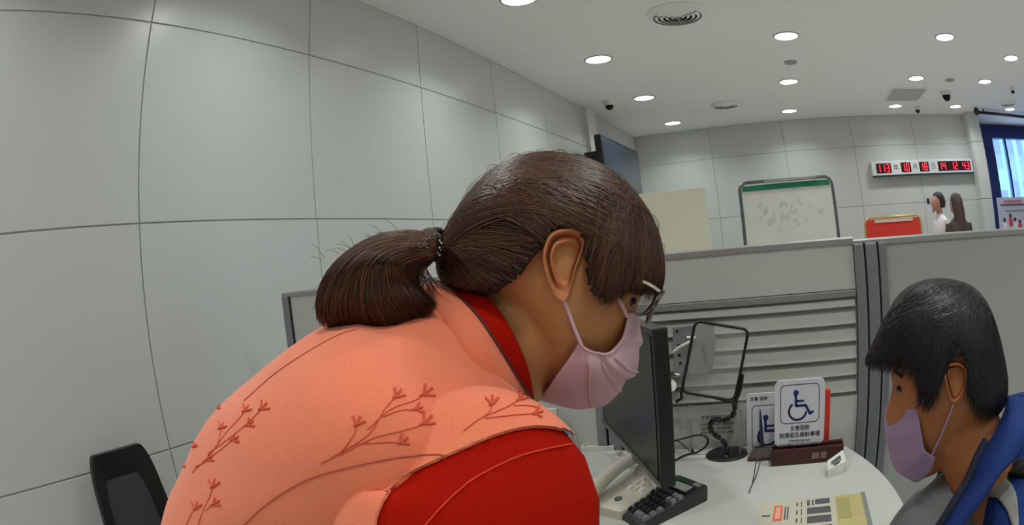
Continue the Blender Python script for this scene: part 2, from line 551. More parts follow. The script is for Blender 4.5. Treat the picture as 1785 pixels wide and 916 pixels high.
# red sign board
t = thing('red_sign_board', (1.27, 6.5, 0), 'red board in a gold rounded frame, behind the partition', 'sign')
zt = CAM_Z + 0.085
ol = [(0.905, 0.05), (0.91, zt - 0.06), (0.925, zt - 0.02), (0.96, zt), (1.58, zt + 0.006), (1.612, zt - 0.012), (1.628, zt - 0.06), (1.63, 0.05)]
MB().tube([(x, 6.5, z) for x, z in ol], 0.014, 8).build('frame', mat('gold_frame', (196, 172, 120), rough=0.35, metal=0.6), t, smooth=True)
MB().box((0.925, 6.49, 0.5), (1.61, 6.51, zt - 0.018)).build('board', mat('red_board', (206, 44, 36), rough=0.5), t)
MB().box((1.03, 6.478, zt - 0.05), (1.52, 6.49, zt - 0.022)).build('label_strip', mat('strip_beige', (205, 190, 168)), t)
for x in (0.905, 1.63):
    MB().box((x - 0.02, 6.3, 0), (x + 0.02, 6.7, 0.05)).build('foot', M_ALU, t)

# LED perpetual clock
t = thing('led_calendar_clock', (2.16, 7.86, CAM_Z + 0.7), 'long white wall clock with red digital date and time', 'clock')
zc = CAM_Z + 0.705
YF = 7.79
MB().box((1.306, YF, zc - 0.086), (3.018, YB, zc + 0.09)).build('case', mat('clock_white', (214, 218, 220), rough=0.4), t, bevel=0.006)
MB().box((1.312, YF + 0.012, zc - 0.100), (3.012, YB, zc - 0.087)).build('underside', mat('clock_teal', (40, 84, 88), rough=0.5), t)
M_DISP = mat('display_black', (44, 10, 16), rough=0.3)
M_LED = mat('red_led', (255, 40, 60), emit=2.2)
SEG = {'0': 'abcdef', '1': 'bc', '2': 'abged', '3': 'abgcd', '4': 'fgbc', '5': 'afgcd', '6': 'afgedc', '7': 'abc', '8': 'abcdefg', '9': 'abcfgd'}


def digit(mb, ch, x, z, w, h):
    s = 0.011
    y0, y1 = YF - 0.006, YF - 0.003
    R = {'a': (x, z + h / 2 - s / 2, x + w, z + h / 2 + s / 2), 'd': (x, z - h / 2 - s / 2, x + w, z - h / 2 + s / 2), 'g': (x, z - s / 2, x + w, z + s / 2),
         'f': (x - s / 2, z, x + s / 2, z + h / 2), 'e': (x - s / 2, z - h / 2, x + s / 2, z), 'b': (x + w - s / 2, z, x + w + s / 2, z + h / 2), 'c': (x + w - s / 2, z - h / 2, x + w + s / 2, z)}
    for k in SEG[ch]:
        a = R[k]
        mb.box((a[0], y0, a[1]), (a[2], y1, a[3]))


for x0, x1, s in ((1.37, 1.60, '113'), (1.755, 1.915, '10'), (2.055, 2.215, '18'), (2.375, 2.975, '14 12 43')):
    d = MB().box((x0, YF - 0.003, zc - 0.06), (x1, YF + 0.001, zc + 0.062)).build('display', M_DISP, t)
    pitch = (x1 - x0 - 0.02) / len(s)
    for k, ch in enumerate(s):
        if ch != ' ':
            mb = MB()
            digit(mb, ch, x0 + 0.018 + pitch * k, zc, min(0.045, pitch * 0.55), 0.088)
            mb.build('digit', M_LED, d, normals=True)
M_INK = mat('dark_ink', (48, 50, 58), rough=0.7)
for x, s in ((1.675, '年'), (1.985, '月'), (2.295, '日')):
    text(s, (x, YF - 0.001, zc), 0.085, X, Z, M_INK, t)

# poster stand by the window
t = thing('poster_stand', (3.6, 7.4, 0), 'white poster sign with red title and small figures below the window', 'sign')
MB().box((3.235, 7.39, 0.3), (4.1, 7.41, CAM_Z + 0.262)).build('board', mat('poster_lilac', (190, 190, 214), rough=0.5), t)
M_PR = mat('poster_red', (196, 70, 90))
o = MB()
for k in range(9):
    o.box((3.37 + k * 0.042, 7.386, CAM_Z + 0.198), (3.40 + k * 0.042, 7.39, CAM_Z + 0.222))
o.build('title', M_PR, t)
o = MB()
for k in range(14):
    o.box((3.30 + k * 0.05, 7.386, CAM_Z + 0.155), (3.338 + k * 0.05, 7.39, CAM_Z + 0.178))
o.build('text_line', M_INK, t)
o = MB()
for k in range(12):
    o.box((3.38 + k * 0.036, 7.386, CAM_Z + 0.083), (3.405 + k * 0.036, 7.39, CAM_Z + 0.095))
o.build('text_line', M_INK, t)
for k, (x, z, c) in enumerate(((3.34, -0.02, 0), (3.47, 0.03, 1), (3.56, -0.02, 0), (3.66, -0.05, 1), (3.78, -0.01, 0))):
    MB().lathe((x, 7.386, CAM_Z + z), [(0, 0), (0.027, 0), (0.027, 0.004), (0, 0.004)], 14, (0, 1, 0)).build('printed_head', M_INK, t)
    MB().box((x - 0.04, 7.386, CAM_Z + z - 0.13), (x + 0.04, 7.39, CAM_Z + z - 0.03)).build('printed_body', M_PR if c else mat('poster_white', (225, 222, 230)), t)
for x in (3.3, 4.0):
    MB().box((x - 0.02, 7.2, 0), (x + 0.02, 7.6, 0.3)).build('foot', M_ALU, t)


# ================================================================== PARTITION (slat wall screen at the back of the desk)
PY = 1.50
ZT = CAM_Z - 0.022
t = thing('desk_partition', (-0.2, PY, 0), 'grey office partition with slatted board and aluminium posts behind the desk', 'partition')
# top rail, rounded
def top_rail(x0, x1, z, name='top_rail'):
    prof = [(-0.022, -0.016), (-0.022, -0.004), (-0.016, 0.0), (0.016, 0.0), (0.022, -0.004), (0.022, -0.016)]
    MB().rings([[Vector((x, PY + 0.018 + a, z + b)) for a, b in prof] for x in (x0, x1)]).build(name, M_ALU, t)
top_rail(-1.549, 0.172, ZT + 0.003)
top_rail(0.172, 1.6, ZT - 0.004)
MB().box((-0.444, PY + 0.002, CAM_Z - 0.140), (0.170, PY + 0.03, ZT - 0.013)).build('upper_board', M_CREAM, t)
MB().box((-0.444, PY - 0.006, CAM_Z - 0.158), (0.170, PY + 0.03, CAM_Z - 0.142)).build('ledge_rail', mat('ledge_grey', (140, 143, 142), rough=0.4), t, bevel=0.002)
MB().box((-0.444, PY + 0.006, CAM_Z - 0.4), (0.170, PY + 0.03, CAM_Z - 0.158)).build('groove_backing', M_SLATGAP, t)
zs = [(-0.161, -0.181), (-0.191, -0.222), (-0.232, -0.263), (-0.273, -0.305), (-0.316, -0.345), (-0.356, -0.386)]
for a, b in zs:
    MB().rings([[Vector((x, PY + yy, CAM_Z + zz)) for yy, zz in ((0.010, a), (0.003, a - 0.003), (-0.004, b + 0.002), (-0.002, b), (0.010, b))] for x in (-0.440, 0.166)]).build('slat', M_SLAT, t)
MB().box((-0.444, PY, 0.06), (0.170, PY + 0.03, CAM_Z - 0.397)).build('lower_board', M_CREAM, t)
for x0, x1 in ((0.172, 0.1985), (0.203, 0.2355), (0.240, 0.263), (-0.510, -0.485), (-0.480, -0.446)):
    MB().box((x0, PY - 0.012, 0), (x1, PY + 0.045, ZT - 0.014)).build('post', mat('post_grey', (140, 144, 148), rough=0.4, metal=0.4), t, bevel=0.004)
MB().box((0.174, PY - 0.004, 0), (0.262, PY + 0.04, ZT - 0.014)).build('post_core', M_GAP, t)
MB().box((-0.508, PY - 0.004, 0), (-0.446, PY + 0.04, ZT - 0.016)).build('post_core', M_GAP, t)
MB().box((0.264, PY + 0.002, 0.06), (1.6, PY + 0.03, ZT - 0.018)).build('right_board', mat('right_board_grey', (176, 178, 176), rough=0.6, noise=0.02, nscale=4), t)
MB().box((-1.520, PY + 0.002, 0.06), (-0.510, PY + 0.03, ZT - 0.010)).build('left_board', M_CREAM, t)
MB().box((-1.549, PY - 0.008, 0), (-1.520, PY + 0.04, ZT - 0.008)).build('post', MATS['post_grey'], t, bevel=0.004)
MB().box((-1.519, PY - 0.002, 0.02), (-1.514, PY + 0.03, ZT - 0.012)).build('gap_strip', M_GAP, t)
MB().box((1.6, PY - 0.01, 0), (1.64, PY + 0.045, ZT)).build('post', MATS['post_grey'], t, bevel=0.004)

# ================================================================== DESK
DZ = CAM_Z - 0.5
t = thing('reception_desk', (-0.4, 1.0, 0), 'white desk with a rounded right end in front of the partition', 'desk')
poly = []
cx0, cy0, RR = -0.805, 0.96, 1.05
for a in np.linspace(math.asin((1.462 - cy0) / RR), math.asin((0.74 - cy0) / RR), 40):
    poly.append((cx0 + RR * math.cos(a), cy0 + RR * math.sin(a)))
xe, ye = poly[-1]
for a in np.linspace(0, -PI / 2, 10)[1:]:
    poly.append((xe - 0.12 + 0.12 * math.cos(a), ye + 0.12 * math.sin(a)))
poly += [(-1.05, ye - 0.12), (-1.05, 1.485), (0.05, 1.485)]
MB().rings([[Vector((x, y, z)) for x, y in poly] for z in (DZ - 0.026, DZ)]).build('worktop', M_DESK, t, bevel=0.003)
MB().box((-1.0, 1.40, 0), (-0.05, 1.43, DZ - 0.026)).build('modesty_panel', M_SLAT, t)
for x, y in ((-1.0, 0.72), (-1.0, 1.38), (-0.05, 0.80), (-0.02, 1.36)):
    MB().tube([(x, y, 0), (x, y, DZ - 0.026)], 0.025, 16).build('leg', M_ALU, t, smooth=True)

# ================================================================== MONITOR
t = thing('computer_monitor', (-0.36, 1.25, DZ), 'black flat monitor seen edge-on over the desk phone', 'monitor')
A = Vector((-0.486, 1.476, 0)); B = Vector((-0.2415, 1.035, 0))
du = (B - A).normalized(); nf = Vector((-du.y, du.x, 0)) * -1
if nf.dot(Vector((0, 0, 0)) - A) < 0: nf = -nf
# slight lean of the right bezel as in the photo
z0, z1 = CAM_Z - 0.425, CAM_Z - 0.137
mid = (A + B) / 2 + Z * (z0 + z1) / 2
hl = (B - A).length / 2
hh = (z1 - z0) / 2
MB().obox(mid - nf * 0.014, du * hl, nf * 0.014, Z * hh).build('casing', M_BLACK, t, bevel=0.003)
MB().obox(mid + nf * 0.0005, du * (hl - 0.014), nf * 0.001, Z * (hh - 0.013)).build('screen', M_SCREEN, t)
MB().obox(mid + nf * 0.003 - Z * (hh - 0.008), du * hl, nf * 0.002, Z * 0.0045).build('lower_bezel', mat('bezel_grey', (92, 92, 94), rough=0.3), t)
MB().obox(mid - nf * 0.042, du * (hl * 0.6), nf * 0.016, Z * (hh * 0.6)).build('back_bulge', M_BLACK, t, bevel=0.01)
MB().obox(mid - nf * 0.062 - du * 0.02, du * 0.05, nf * 0.004, Z * 0.05).build('mount_plate', M_ALU, t)
MB().tube([mid - nf * 0.06 - du * 0.02, mid - nf * 0.11 - du * 0.02 - Z * 0.02, Vector((-0.40, 1.44, CAM_Z - 0.30)), Vector((-0.40, 1.46, DZ + 0.001))], 0.014, 12).build('arm', M_WHITEP, t, smooth=True)
MB().lathe((-0.40, 1.44, DZ), [(0, 0), (0.035, 0), (0.03, 0.012), (0, 0.014)], 24).build('base', M_WHITEP, t)

# second monitor arm plate behind the magnifier
t = thing('wall_bracket', (-0.235, 1.47, CAM_Z - 0.25), 'grey metal bracket plate with white curved arm behind the monitor', 'bracket')
pl = [at(x, y, 'y', 1.46) for x, y in ((1172, 571), (1244, 563), (1247, 600), (1243, 640), (1232, 652), (1186, 655), (1176, 690))]
M_BRK = mat('bracket_grey', (160, 162, 162), rough=0.35, metal=0.4)
MB().rings([[p for p in pl], [p + Y * 0.006 for p in pl]]).build('plate', M_BRK, t, bevel=0.001)
for x, y in ((1180, 578), (1183, 603), (1184, 620), (1186, 634)):
    c = at(x, y, 'y', 1.458)
    MB().lathe(c, [(0, 0), (0.0035, 0), (0.0035, 0.003), (0, 0.003)], 12, (0, 1, 0)).build('hole', M_GAP, t)
am = [at(x, y, 'y', yy) for x, y, yy in ((1174, 614, 1.44), (1184, 606, 1.44), (1196, 600, 1.44), (1206, 594, 1.45), (1212, 588, 1.455))]
MB().tube(am, 0.0035, 10).build('arm', M_WHITEP, t, smooth=True)
MB().ball(at(1200, 589, 'y', 1.45), 0.007, (1.2, 1, .7)).build('knob', M_CHROME, t, smooth=True)
MB().ball(at(1180, 654, 'y', 1.45), 0.009, (1.2, 1, .7)).build('knob', M_CHROME, t, smooth=True)
MB().tube([at(1178, 680, 'y', 1.45), at(1187, 679, 'y', 1.45), at(1188, 695, 'y', 1.45), at(1178, 701, 'y', 1.45)], 0.004, 8).build('hook', M_BLACK, t, smooth=True)
s1 = [at(x, y, 'y', 1.452) for x, y in ((1222, 604), (1228, 602), (1230, 618), (1231, 636), (1229, 636), (1226, 620))]
MB().rings([s1, [p + Y * 0.003 for p in s1]]).build('slot', mat('slot_grey', (84, 86, 88)), t)

# ================================================================== GOOSENECK MAGNIFIER
t = thing('desk_magnifier', at(1268, 795, 'z', DZ), 'page magnifier with black rectangular rim on a jointed black neck', 'magnifier')
MY = 1.41
cor = [at(x, y, 'y', MY) for x, y in ((1212, 560), (1305, 575), (1280, 699), (1188, 684))]
def round_poly(c, r=0.22, n=5):
    out = []
    m = len(c)
    for i in range(m):
        p, a, b = c[i], c[i - 1], c[(i + 1) % m]
        L = min((a - p).length, (b - p).length) * r
        pa, pb = p + (a - p).normalized() * L, p + (b - p).normalized() * L
        for k in range(n + 1):
            s = k / n
            out.append(pa * (1 - s) ** 2 + p * 2 * s * (1 - s) + pb * s * s)
    return out
rp = round_poly(cor, 0.13)
MB().tube(rp + [rp[0], rp[1]], 0.0034, 8, cap=False).build('rim', M_BLACK, t, smooth=True)
M_LENS = mat('clear_lens', (236, 240, 238), rough=0.03, alpha=0.14, spec=0.9)
MB().rings([[p for p in rp], [p + Y * 0.002 for p in rp]]).build('lens', M_LENS, t)
MB().tube([at(1295, 653, 'y', MY), at(1290, 680, 'y', MY), at(1281, 703, 'y', MY)], [0.0035, 0.0048, 0.0048], 8).build('holder', M_BLACK, t, smooth=True)
MB().tube([at(1240, 693, 'y', MY), at(1280, 702, 'y', MY)], [0.0025, 0.0045], 8).build('lower_holder', M_BLACK, t, smooth=True)
nk = [at(x, y, 'y', MY) for x, y in ((1280, 700), (1281, 716), (1275, 729), (1259, 735), (1246, 730), (1236, 742), (1242, 756), (1257, 766), (1267, 778), (1267, 793))]
for a, b in zip(nk, nk[1:]):
    d = b - a
    MB().tube([a + d * 0.04, a + d * 0.2, a + d * 0.8, a + d * 0.96], [0.0035, 0.0062, 0.0062, 0.0035], 8).build('neck_link', M_BLACK, t)
bc = at(1268, 793, 'z', DZ)
MB().lathe((bc.x, bc.y, DZ), [(0, 0), (0.053, 0), (0.053, 0.003), (0.048, 0.006), (0, 0.007)], 40).build('base', M_BLACK, t, smooth=True)
MB().ball((bc.x, bc.y - 0.03, DZ + 0.005), 0.004).build('screw', M_CHROME, t)

# ================================================================== ACRYLIC NOTICE behind the neck
t = thing('acrylic_notice', (-0.2, 1.475, DZ), 'clear acrylic sheet with printed notice leaning on the partition', 'notice')
M_ACR = mat('clear_acrylic', (215, 220, 216), rough=0.08, alpha=0.12, spec=0.6)
MB().box((-0.285, 1.468, DZ + 0.001), (-0.122, 1.474, DZ + 0.108)).build('sheet', M_ACR, t)
MB().box((-0.260, 1.4755, DZ + 0.003), (-0.135, 1.4765, DZ + 0.098)).build('paper', mat('notice_paper', (204, 204, 200)), t)
text('友善服務專用電腦', (-0.195, 1.4745, DZ + 0.082), 0.0105, X, Z, M_INK, t)
for k, s in enumerate(('本設備提供客戶服務使用', '請洽服務人員協助操作', '使用完畢請歸回原位謝謝')):
    text(s, (-0.197, 1.4745, DZ + 0.064 - 0.0105 * k), 0.0078, X, Z, M_INK, t)
MB().tube([at(1168, 712, 'y', 1.462), at(1300, 704, 'y', 1.462)], 0.0022, 8).build('rail', M_BRK, t)
MB().ball(at(1200, 710, 'y', 1.46), 0.004).build('rail_clip', M_CHROME, t)

# ================================================================== BLACK CABLE
def smooth_tube(ctrl, r, name, m, parent=None, n=8, sub=8):
    p = cr_interp([tuple(v) for v in ctrl], sub)
    return MB().tube([Vector(v) for v in p], r, n).build(name, m, parent, smooth=True)
cb = [at(1160, 772, 'y', 1.42), at(1180, 768, 'y', 1.43), at(1202, 762, 'y', 1.44), at(1222, 759, 'y', 1.44), at(1234, 766, 'y', 1.44), at(1230, 779, 'y', 1.44), at(1215, 789, 'z', DZ + 0.005), at(1204, 791, 'z', DZ + 0.004), at(1190, 796, 'z', DZ + 0.004), at(1172, 806, 'z', DZ + 0.004)]
o = smooth_tube(cb, 0.0026, 'power_cable', M_BLACK); tag(o, 'looped black cable lying between monitor and magnifier base', 'cable')
o = smooth_tube([at(1180, 768, 'y', 1.45), at(1192, 777, 'y', 1.45), at(1204, 788, 'z', DZ + 0.008)], 0.0016, 'cable_loop', M_BLACK)
o.parent = None
tag(o, 'thin black wire crossing inside the cable loop beside the monitor', 'cable')
o = MB().lathe(at(1207, 786, 'z', DZ + 0.004), [(0.002, -0.003), (0.006, -0.003), (0.006, 0.003), (0.002, 0.003)], 16, (1, .3, .2)).build('cable_tie', M_BLACKM)
tag(o, 'small black tie wound round the looped cable', 'tie')

# ================================================================== SIGNS
M_SIGN = mat('sign_white', (216, 218, 226), rough=0.35)
M_NAVY = mat('sign_navy', (26, 34, 110), rough=0.5)
def wheelchair(parent, o, s, y):
    """accessibility symbol drawn from tubes and rings; o = centre, s = half width"""
    ex, ez = X, Z
    def P(a, b): return Vector((o[0] + a * s, y, o[2] + b * s))
    def bar(pts, w):
        q = [P(*p) for p in pts]
        mb = MB()
        for a, b in zip(q, q[1:]):
            d = (b - a).normalized(); side = Vector((d.z, 0, -d.x)) * w * s
            mb.rings([[a + side - d * w * s * .3, b + side + d * w * s * .3, b - side + d * w * s * .3, a - side - d * w * s * .3], [v + Y * 0.0006 for v in (a + side - d * w * s * .3, b + side + d * w * s * .3, b - side + d * w * s * .3, a - side - d * w * s * .3)]])
        mb.build('wheelchair_symbol', M_NAVY, parent)
    MB().lathe(P(-0.22, 0.62), [(0, 0), (0.16 * s, 0), (0.16 * s, 0.0006), (0, 0.0006)], 24, (0, 1, 0)).build('symbol_head', M_NAVY, parent)
    bar([(-0.24, 0.5), (-0.22, -0.12), (0.36, -0.12), (0.62, -0.62), (0.82, -0.50)], 0.075)
    bar([(-0.2, 0.15), (0.24, 0.15)], 0.06)
    arc = [(-0.12 + 0.52 * math.cos(a), -0.42 + 0.50 * math.sin(a)) for a in np.linspace(math.radians(128), math.radians(352), 26)]
    bar(arc, 0.06)


def border(parent, x0, z0, x1, z1, r, w, y, m, name='border'):
    a = rrect(x0, z0, x1, z1, r, 5); b = rrect(x0 + w, z0 + w, x1 - w, z1 - w, r - w, 5)
    ra = [[Vector((p[0], yy, p[1])) for p in q] for q, yy in ((a, y + .0005), (a, y), (b, y), (b, y + .0005))]
    ra.append(ra[0])
    return MB().rings(ra, True, False).build(name, m, parent)


SY = 1.358
t = thing('accessibility_sign', (0.015, SY, DZ), 'white accessibility sign with full blue wheelchair symbol, standing in the tray', 'sign')
x0, x1, z0, z1 = -0.047, 0.073, CAM_Z - 0.463, CAM_Z - 0.312
MB().rings([[Vector((a, yy, b)) for a, b in rrect(x0, z0, x1, z1, 0.014)] for yy in (SY, SY + 0.006)]).build('board', M_SIGN, t)
border(t, x0 + 0.013, z0 + 0.052, x1 - 0.013, z1 - 0.010, 0.012, 0.0018, SY - 0.0006, mat('border_grey', (70, 74, 98)))
wheelchair(t, (0.012, 0, z0 + 0.097), 0.040, SY - 0.0007)
text('友善服務', (0.013, SY - 0.0005, z0 + 0.040), 0.0135, X, Z, M_INK, t, width=0.047)
text('無障礙及樂齡專櫃', (0.013, SY - 0.0005, z0 + 0.024), 0.0135, X, Z, M_INK, t, width=0.098)
text('Friendly Service', (0.013, SY - 0.0005, z0 + 0.0115), 0.0085, X, Z, M_INK, t, width=0.050)
text('Accessibility and Seniors Counter', (0.013, SY - 0.0005, z0 + 0.003), 0.0075, X, Z, M_INK, t, width=0.098)

SY = 1.425
t = thing('accessibility_sign', (-0.06, SY, DZ), 'second wheelchair sign standing half hidden behind the front one', 'sign')
x0, x1, z0, z1 = -0.118, 0.0, DZ + 0.001, CAM_Z - 0.353
MB().rings([[Vector((a, yy, b)) for a, b in rrect(x0, z0, x1, z1, 0.006)] for yy in (SY, SY + 0.006)]).build('board', M_SIGN, t)
border(t, x0 + 0.012, z0 + 0.012, x1 - 0.012, z1 - 0.028, 0.012, 0.0018, SY - 0.0006, MATS['border_grey'])
wheelchair(t, (-0.062, 0, z0 + 0.060), 0.044, SY - 0.0007)
text('友善 服務', (-0.088, SY - 0.0005, z1 - 0.013), 0.010, X, Z, M_INK, t)

t = thing('acrylic_holder', (-0.1, 1.44, DZ), 'clear acrylic holder edge left of the half hidden wheelchair sign', 'holder')
MB().box((-0.135, 1.44, DZ + 0.001), (0.0, 1.444, CAM_Z - 0.345)).build('back_sheet', M_ACR, t)
MB().box((-0.135, 1.40, DZ + 0.001), (-0.131, 1.444, CAM_Z - 0.36)).build('side_sheet', M_ACR, t)

o = MB().box((0.0745, 1.385, DZ + 0.001), (0.088, 1.405, CAM_Z - 0.348)).build('red_folder', mat('orange_red_plastic', (226, 62, 40), rough=0.4), None, bevel=0.001)
tag(o, 'narrow upright orange-red strip right of the wheelchair sign', 'folder')

# nameplate tray
t = thing('name_tray', (0.035, 1.34, DZ), 'dark brown wooden tray under the front wheelchair sign', 'tray')
M_BRN = mat('dark_brown_wood', (66, 34, 32), rough=0.3, noise=0.15, nscale=80)
MB().rings([[Vector((x, y, DZ + z)) for y, z in ((1.330, 0.0), (1.338, 0.034), (1.346, 0.034), (1.350, 0.004), (1.368, 0.004), (1.372, 0.034), (1.378, 0.036), (1.384, 0.0))] for x in (-0.052, 0.121)]).build('body', M_BRN, t)
for x in (-0.054, 0.119):
    MB().box((x, 1.330, DZ), (x + 0.004, 1.384, DZ + 0.036)).build('end_cap', M_BRN, t)
q = MB()
q.box((0.044, 1.3315, DZ + 0.010), (0.062, 1.3335, DZ + 0.024)).box((0.066, 1.3315, DZ + 0.010), (0.080, 1.3335, DZ + 0.024))
q.build('worn_label', mat('worn_label', (128, 104, 100)), t)

# pen on stand
t = thing('desk_pen', (-0.08, 1.38, DZ), 'dark desk pen upright in a brown wedge base with chain', 'pen')
bx = [(-0.112, 1.372), (-0.054, 1.370), (-0.056, 1.412), (-0.108, 1.414)]
tx = [(-0.100, 1.390), (-0.064, 1.389), (-0.066, 1.405), (-0.098, 1.406)]
MB().rings([[Vector((x, y, DZ)) for x, y in bx], [Vector((x, y, DZ + 0.009)) for x, y in bx], [Vector((x, y, DZ + 0.026)) for x, y in tx]]).build('base', mat('pen_base', (62, 44, 36), rough=0.35), t)
MB().tube([(-0.079, 1.396, DZ + 0.024), (-0.080, 1.396, DZ + 0.05), (-0.083, 1.396, DZ + 0.10), (-0.084, 1.396, DZ + 0.118)], [0.0055, 0.0048, 0.0028, 0.0008], 10).build('pen_body', mat('pen_navy', (40, 40, 70), rough=0.25), t, smooth=True)
smooth_tube([(-0.079, 1.391, DZ + 0.027), at(1325, 806, 'z', DZ + 0.002), at(1318, 830, 'z', DZ + 0.002), at(1309, 850, 'z', DZ + 0.002), at(1306, 860, 'z', DZ + 0.002)], 0.0011, 'chain', mat('chain_metal', (84, 82, 78), rough=0.3, metal=0.6), t)
smooth_tube([(-0.077, 1.388, DZ + 0.020), at(1318, 808, 'z', DZ + 0.002), at(1315, 826, 'z', DZ + 0.002), at(1312, 840, 'z', DZ + 0.002)], 0.0011, 'chain', MATS['chain_metal'], t)

# small folded card
t = thing('tent_card', (0.1, 1.26, DZ), 'small folded paper card with tiny print near the tray corner', 'card')
M_PAPER = mat('white_paper', (216, 216, 208), rough=0.7)
a0, a1 = at(1441, 834, 'z', DZ + 0.0005), at(1470, 832, 'z', DZ + 0.0005)
fr = [at(1440, 817, 'z', DZ + 0.016), at(1476, 786, 'z', DZ + 0.034), at(1477, 802, 'z', DZ + 0.016)]
b0 = at(1443, 821, 'z', DZ + 0.013); b1 = at(1475, 805, 'z', DZ + 0.017)
top0, top1 = at(1442, 804, 'z', DZ + 0.027), at(1469, 785, 'z', DZ + 0.031)
lay = MB(); lay.rings([[top0, top1, b1, b0], [p + Vector((0.0006, 0.0008, 0)) for p in (top0, top1, b1, b0)]]); lay.build('front_leaf', M_PAPER, t)
lay = MB(); lay.rings([[b0, b1, a1 + Vector((0.0, 0.02, 0)), a0], [p + Vector((0.0006, 0.0008, 0)) for p in (b0, b1, a1 + Vector((0, 0.02, 0)), a0)]]); lay.build('lower_leaf', mat('paper_grey', (176, 176, 164)), t)
exv = (top1 - top0).normalized(); eyv = (top0 - b0); eyv = (eyv - exv * eyv.dot(exv)).normalized(); nz = exv.cross(eyv)
for k, s in enumerate(('請抽號碼牌', '稍候服務')):
    text(s, (top0 * .5 + b1 * .5) + eyv * (0.0035 - 0.008 * k) + nz * 0.001, 0.0075, exv, eyv, M_INK, t)

# printed leaflet on desk
t = thing('desk_leaflet', (0.06, 1.05, DZ), 'large cream printed leaflet under clear film at the desk corner', 'leaflet')
C0, C1, C2, C3 = at(1327, 876, 'z', DZ), at(1507, 859, 'z', DZ), at(1524, 930, 'z', DZ), at(1312, 950, 'z', DZ)
def LP(u, v, h=0.0015):
    p = (C0 * (1 - u) + C1 * u) * (1 - v) + (C3 * (1 - u) + C2 * u) * v
    return Vector((p.x, p.y, DZ + h))
def patch(u0, v0, u1, v1, m, name, h):
    MB().rings([[LP(a, b, h) for a, b in ((u0, v0), (u1, v0), (u1, v1), (u0, v1))], [LP(a, b, h + 0.0005) for a, b in ((u0, v0), (u1, v0), (u1, v1), (u0, v1))]]).build(name, m, t)
patch(0, 0, 1, 1, mat('leaflet_paper', (196, 192, 172), noise=0.03, nscale=30), 'sheet', 0.0005)
patch(0.70, 0.02, 0.955, 1, mat('leaflet_ochre', (188, 176, 120), noise=0.08, nscale=60), 'yellow_panel', 0.0012)
patch(0.955, 0.0, 1.0, 1, mat('leaflet_edge', (128, 132, 130)), 'grey_edge', 0.0012)
patch(0.13, 0.15, 0.205, 0.52, mat('leaflet_orange', (224, 104, 72)), 'orange_label', 0.0012)
patch(0.145, 0.19, 0.19, 0.48, mat('leaflet_peach', (240, 168, 138)), 'label_print', 0.0019)
M_DG = mat('leaflet_darkgrey', (86, 88, 92))
for a in ((0.43, 0.06, 0.455, 0.20), (0.475, 0.06, 0.49, 0.20), (0.505, 0.05, 0.645, 0.18), (0.43, 0.26, 0.645, 0.41), (0.43, 0.47, 0.645, 0.63), (0.43, 0.70, 0.645, 0.86)):
    patch(*a, M_DG, 'printed_block', 0.0012)
for k in range(3):
    v = 0.10 + 0.2 * k
    patch(0.33, v, 0.345, v + 0.09, M_DG, 'printed_line', 0.0012)
    patch(0.375, v - 0.02, 0.383, v + 0.12, M_DG, 'printed_line', 0.0012)
for u in (0.225, 0.25):
    patch(u, 0.18, u + 0.012, 0.50, M_DG, 'printed_line', 0.0012)
patch(0.71, 0.10, 0.83, 0.60, mat('leaflet_olive', (168, 160, 108)), 'printed_block', 0.0019)
patch(0.03, 0.37, 0.10, 0.40, M_DG, 'printed_line', 0.0012)

# ================================================================== CALCULATOR
t = thing('desk_calculator', (-0.26, 1.11, DZ), 'large black desktop calculator in front of the monitor', 'calculator')
q0 = Vector((-0.347, 1.083, 0)); q1 = Vector((-0.273, 1.005, 0)); q2 = Vector((-0.172, 1.157, 0)); q3 = Vector((-0.249, 1.226, 0))
def CQ(u, v, h):      # u along the long side (keys -> display), v across
    p = (q0 * (1 - u) + q3 * u) * (1 - v) + (q1 * (1 - u) + q2 * u) * v
    zz = 0.010 + 0.020 * u
    return Vector((p.x, p.y, DZ + zz + h))
cen = (q0 + q1 + q2 + q3) / 4
def CB(u, v):
    p = CQ(u, v, 0); return Vector((p.x, p.y, DZ))
rc = rrect(0, 0, 1, 1, 0.06, 4)
MB().rings([[CB(a, b) for a, b in rc], [CQ(a, b, -0.002) for a, b in rc], [CQ(0.5 + (a - .5) * .97, 0.5 + (b - .5) * .97, 0.002) for a, b in rc]]).build('body', mat('calc_body', (40, 40, 42), rough=0.35), t, smooth=True)
def cquad(u0, v0, u1, v1, h0, h1, m, name, sh=0.85, parent=None):
    uc, vc = (u0 + u1) / 2, (v0 + v1) / 2
    bot = [(u0, v0), (u1, v0), (u1, v1), (u0, v1)]
    top = [(uc + (a - uc) * sh, vc + (b - vc) * sh) for a, b in bot]
    return MB().rings([[CQ(a, b, h0) for a, b in bot], [CQ(a, b, h1) for a, b in top]]).build(name, m, parent or t)
cquad(0.05, 0.06, 0.66, 0.94, 0.002, 0.003, mat('calc_plate', (70, 71, 74), rough=0.4), 'key_plate', 1.0)
M_KEY = mat('calc_key', (38, 38, 42), rough=0.3)
M_KEYG = mat('calc_key_grey', (120, 122, 124), rough=0.3)
for i in range(6):
    for j in range(6):
        u = 0.075 + i * 0.098; v = 0.09 + j * 0.143
        if i == 0 and j == 3:
            cquad(u, v, u + 0.075, v + 0.25, 0.002, 0.009, M_KEYG, 'key', 0.8); continue
        if i == 0 and j == 4: continue
        cquad(u, v, u + 0.075, v + 0.105, 0.002, 0.009, M_KEYG if (i >= 4 and j >= 4) or (j == 5 and i < 3) else M_KEY, 'key', 0.78)
cquad(0.70, 0.12, 0.86, 0.86, 0.002, 0.006, mat('calc_display_frame', (16, 17, 18), rough=0.25), 'display_frame', 1.0)
cquad(0.72, 0.30, 0.84, 0.80, 0.006, 0.0065, mat('calc_lcd', (140, 146, 140), rough=0.25), 'display', 1.0)
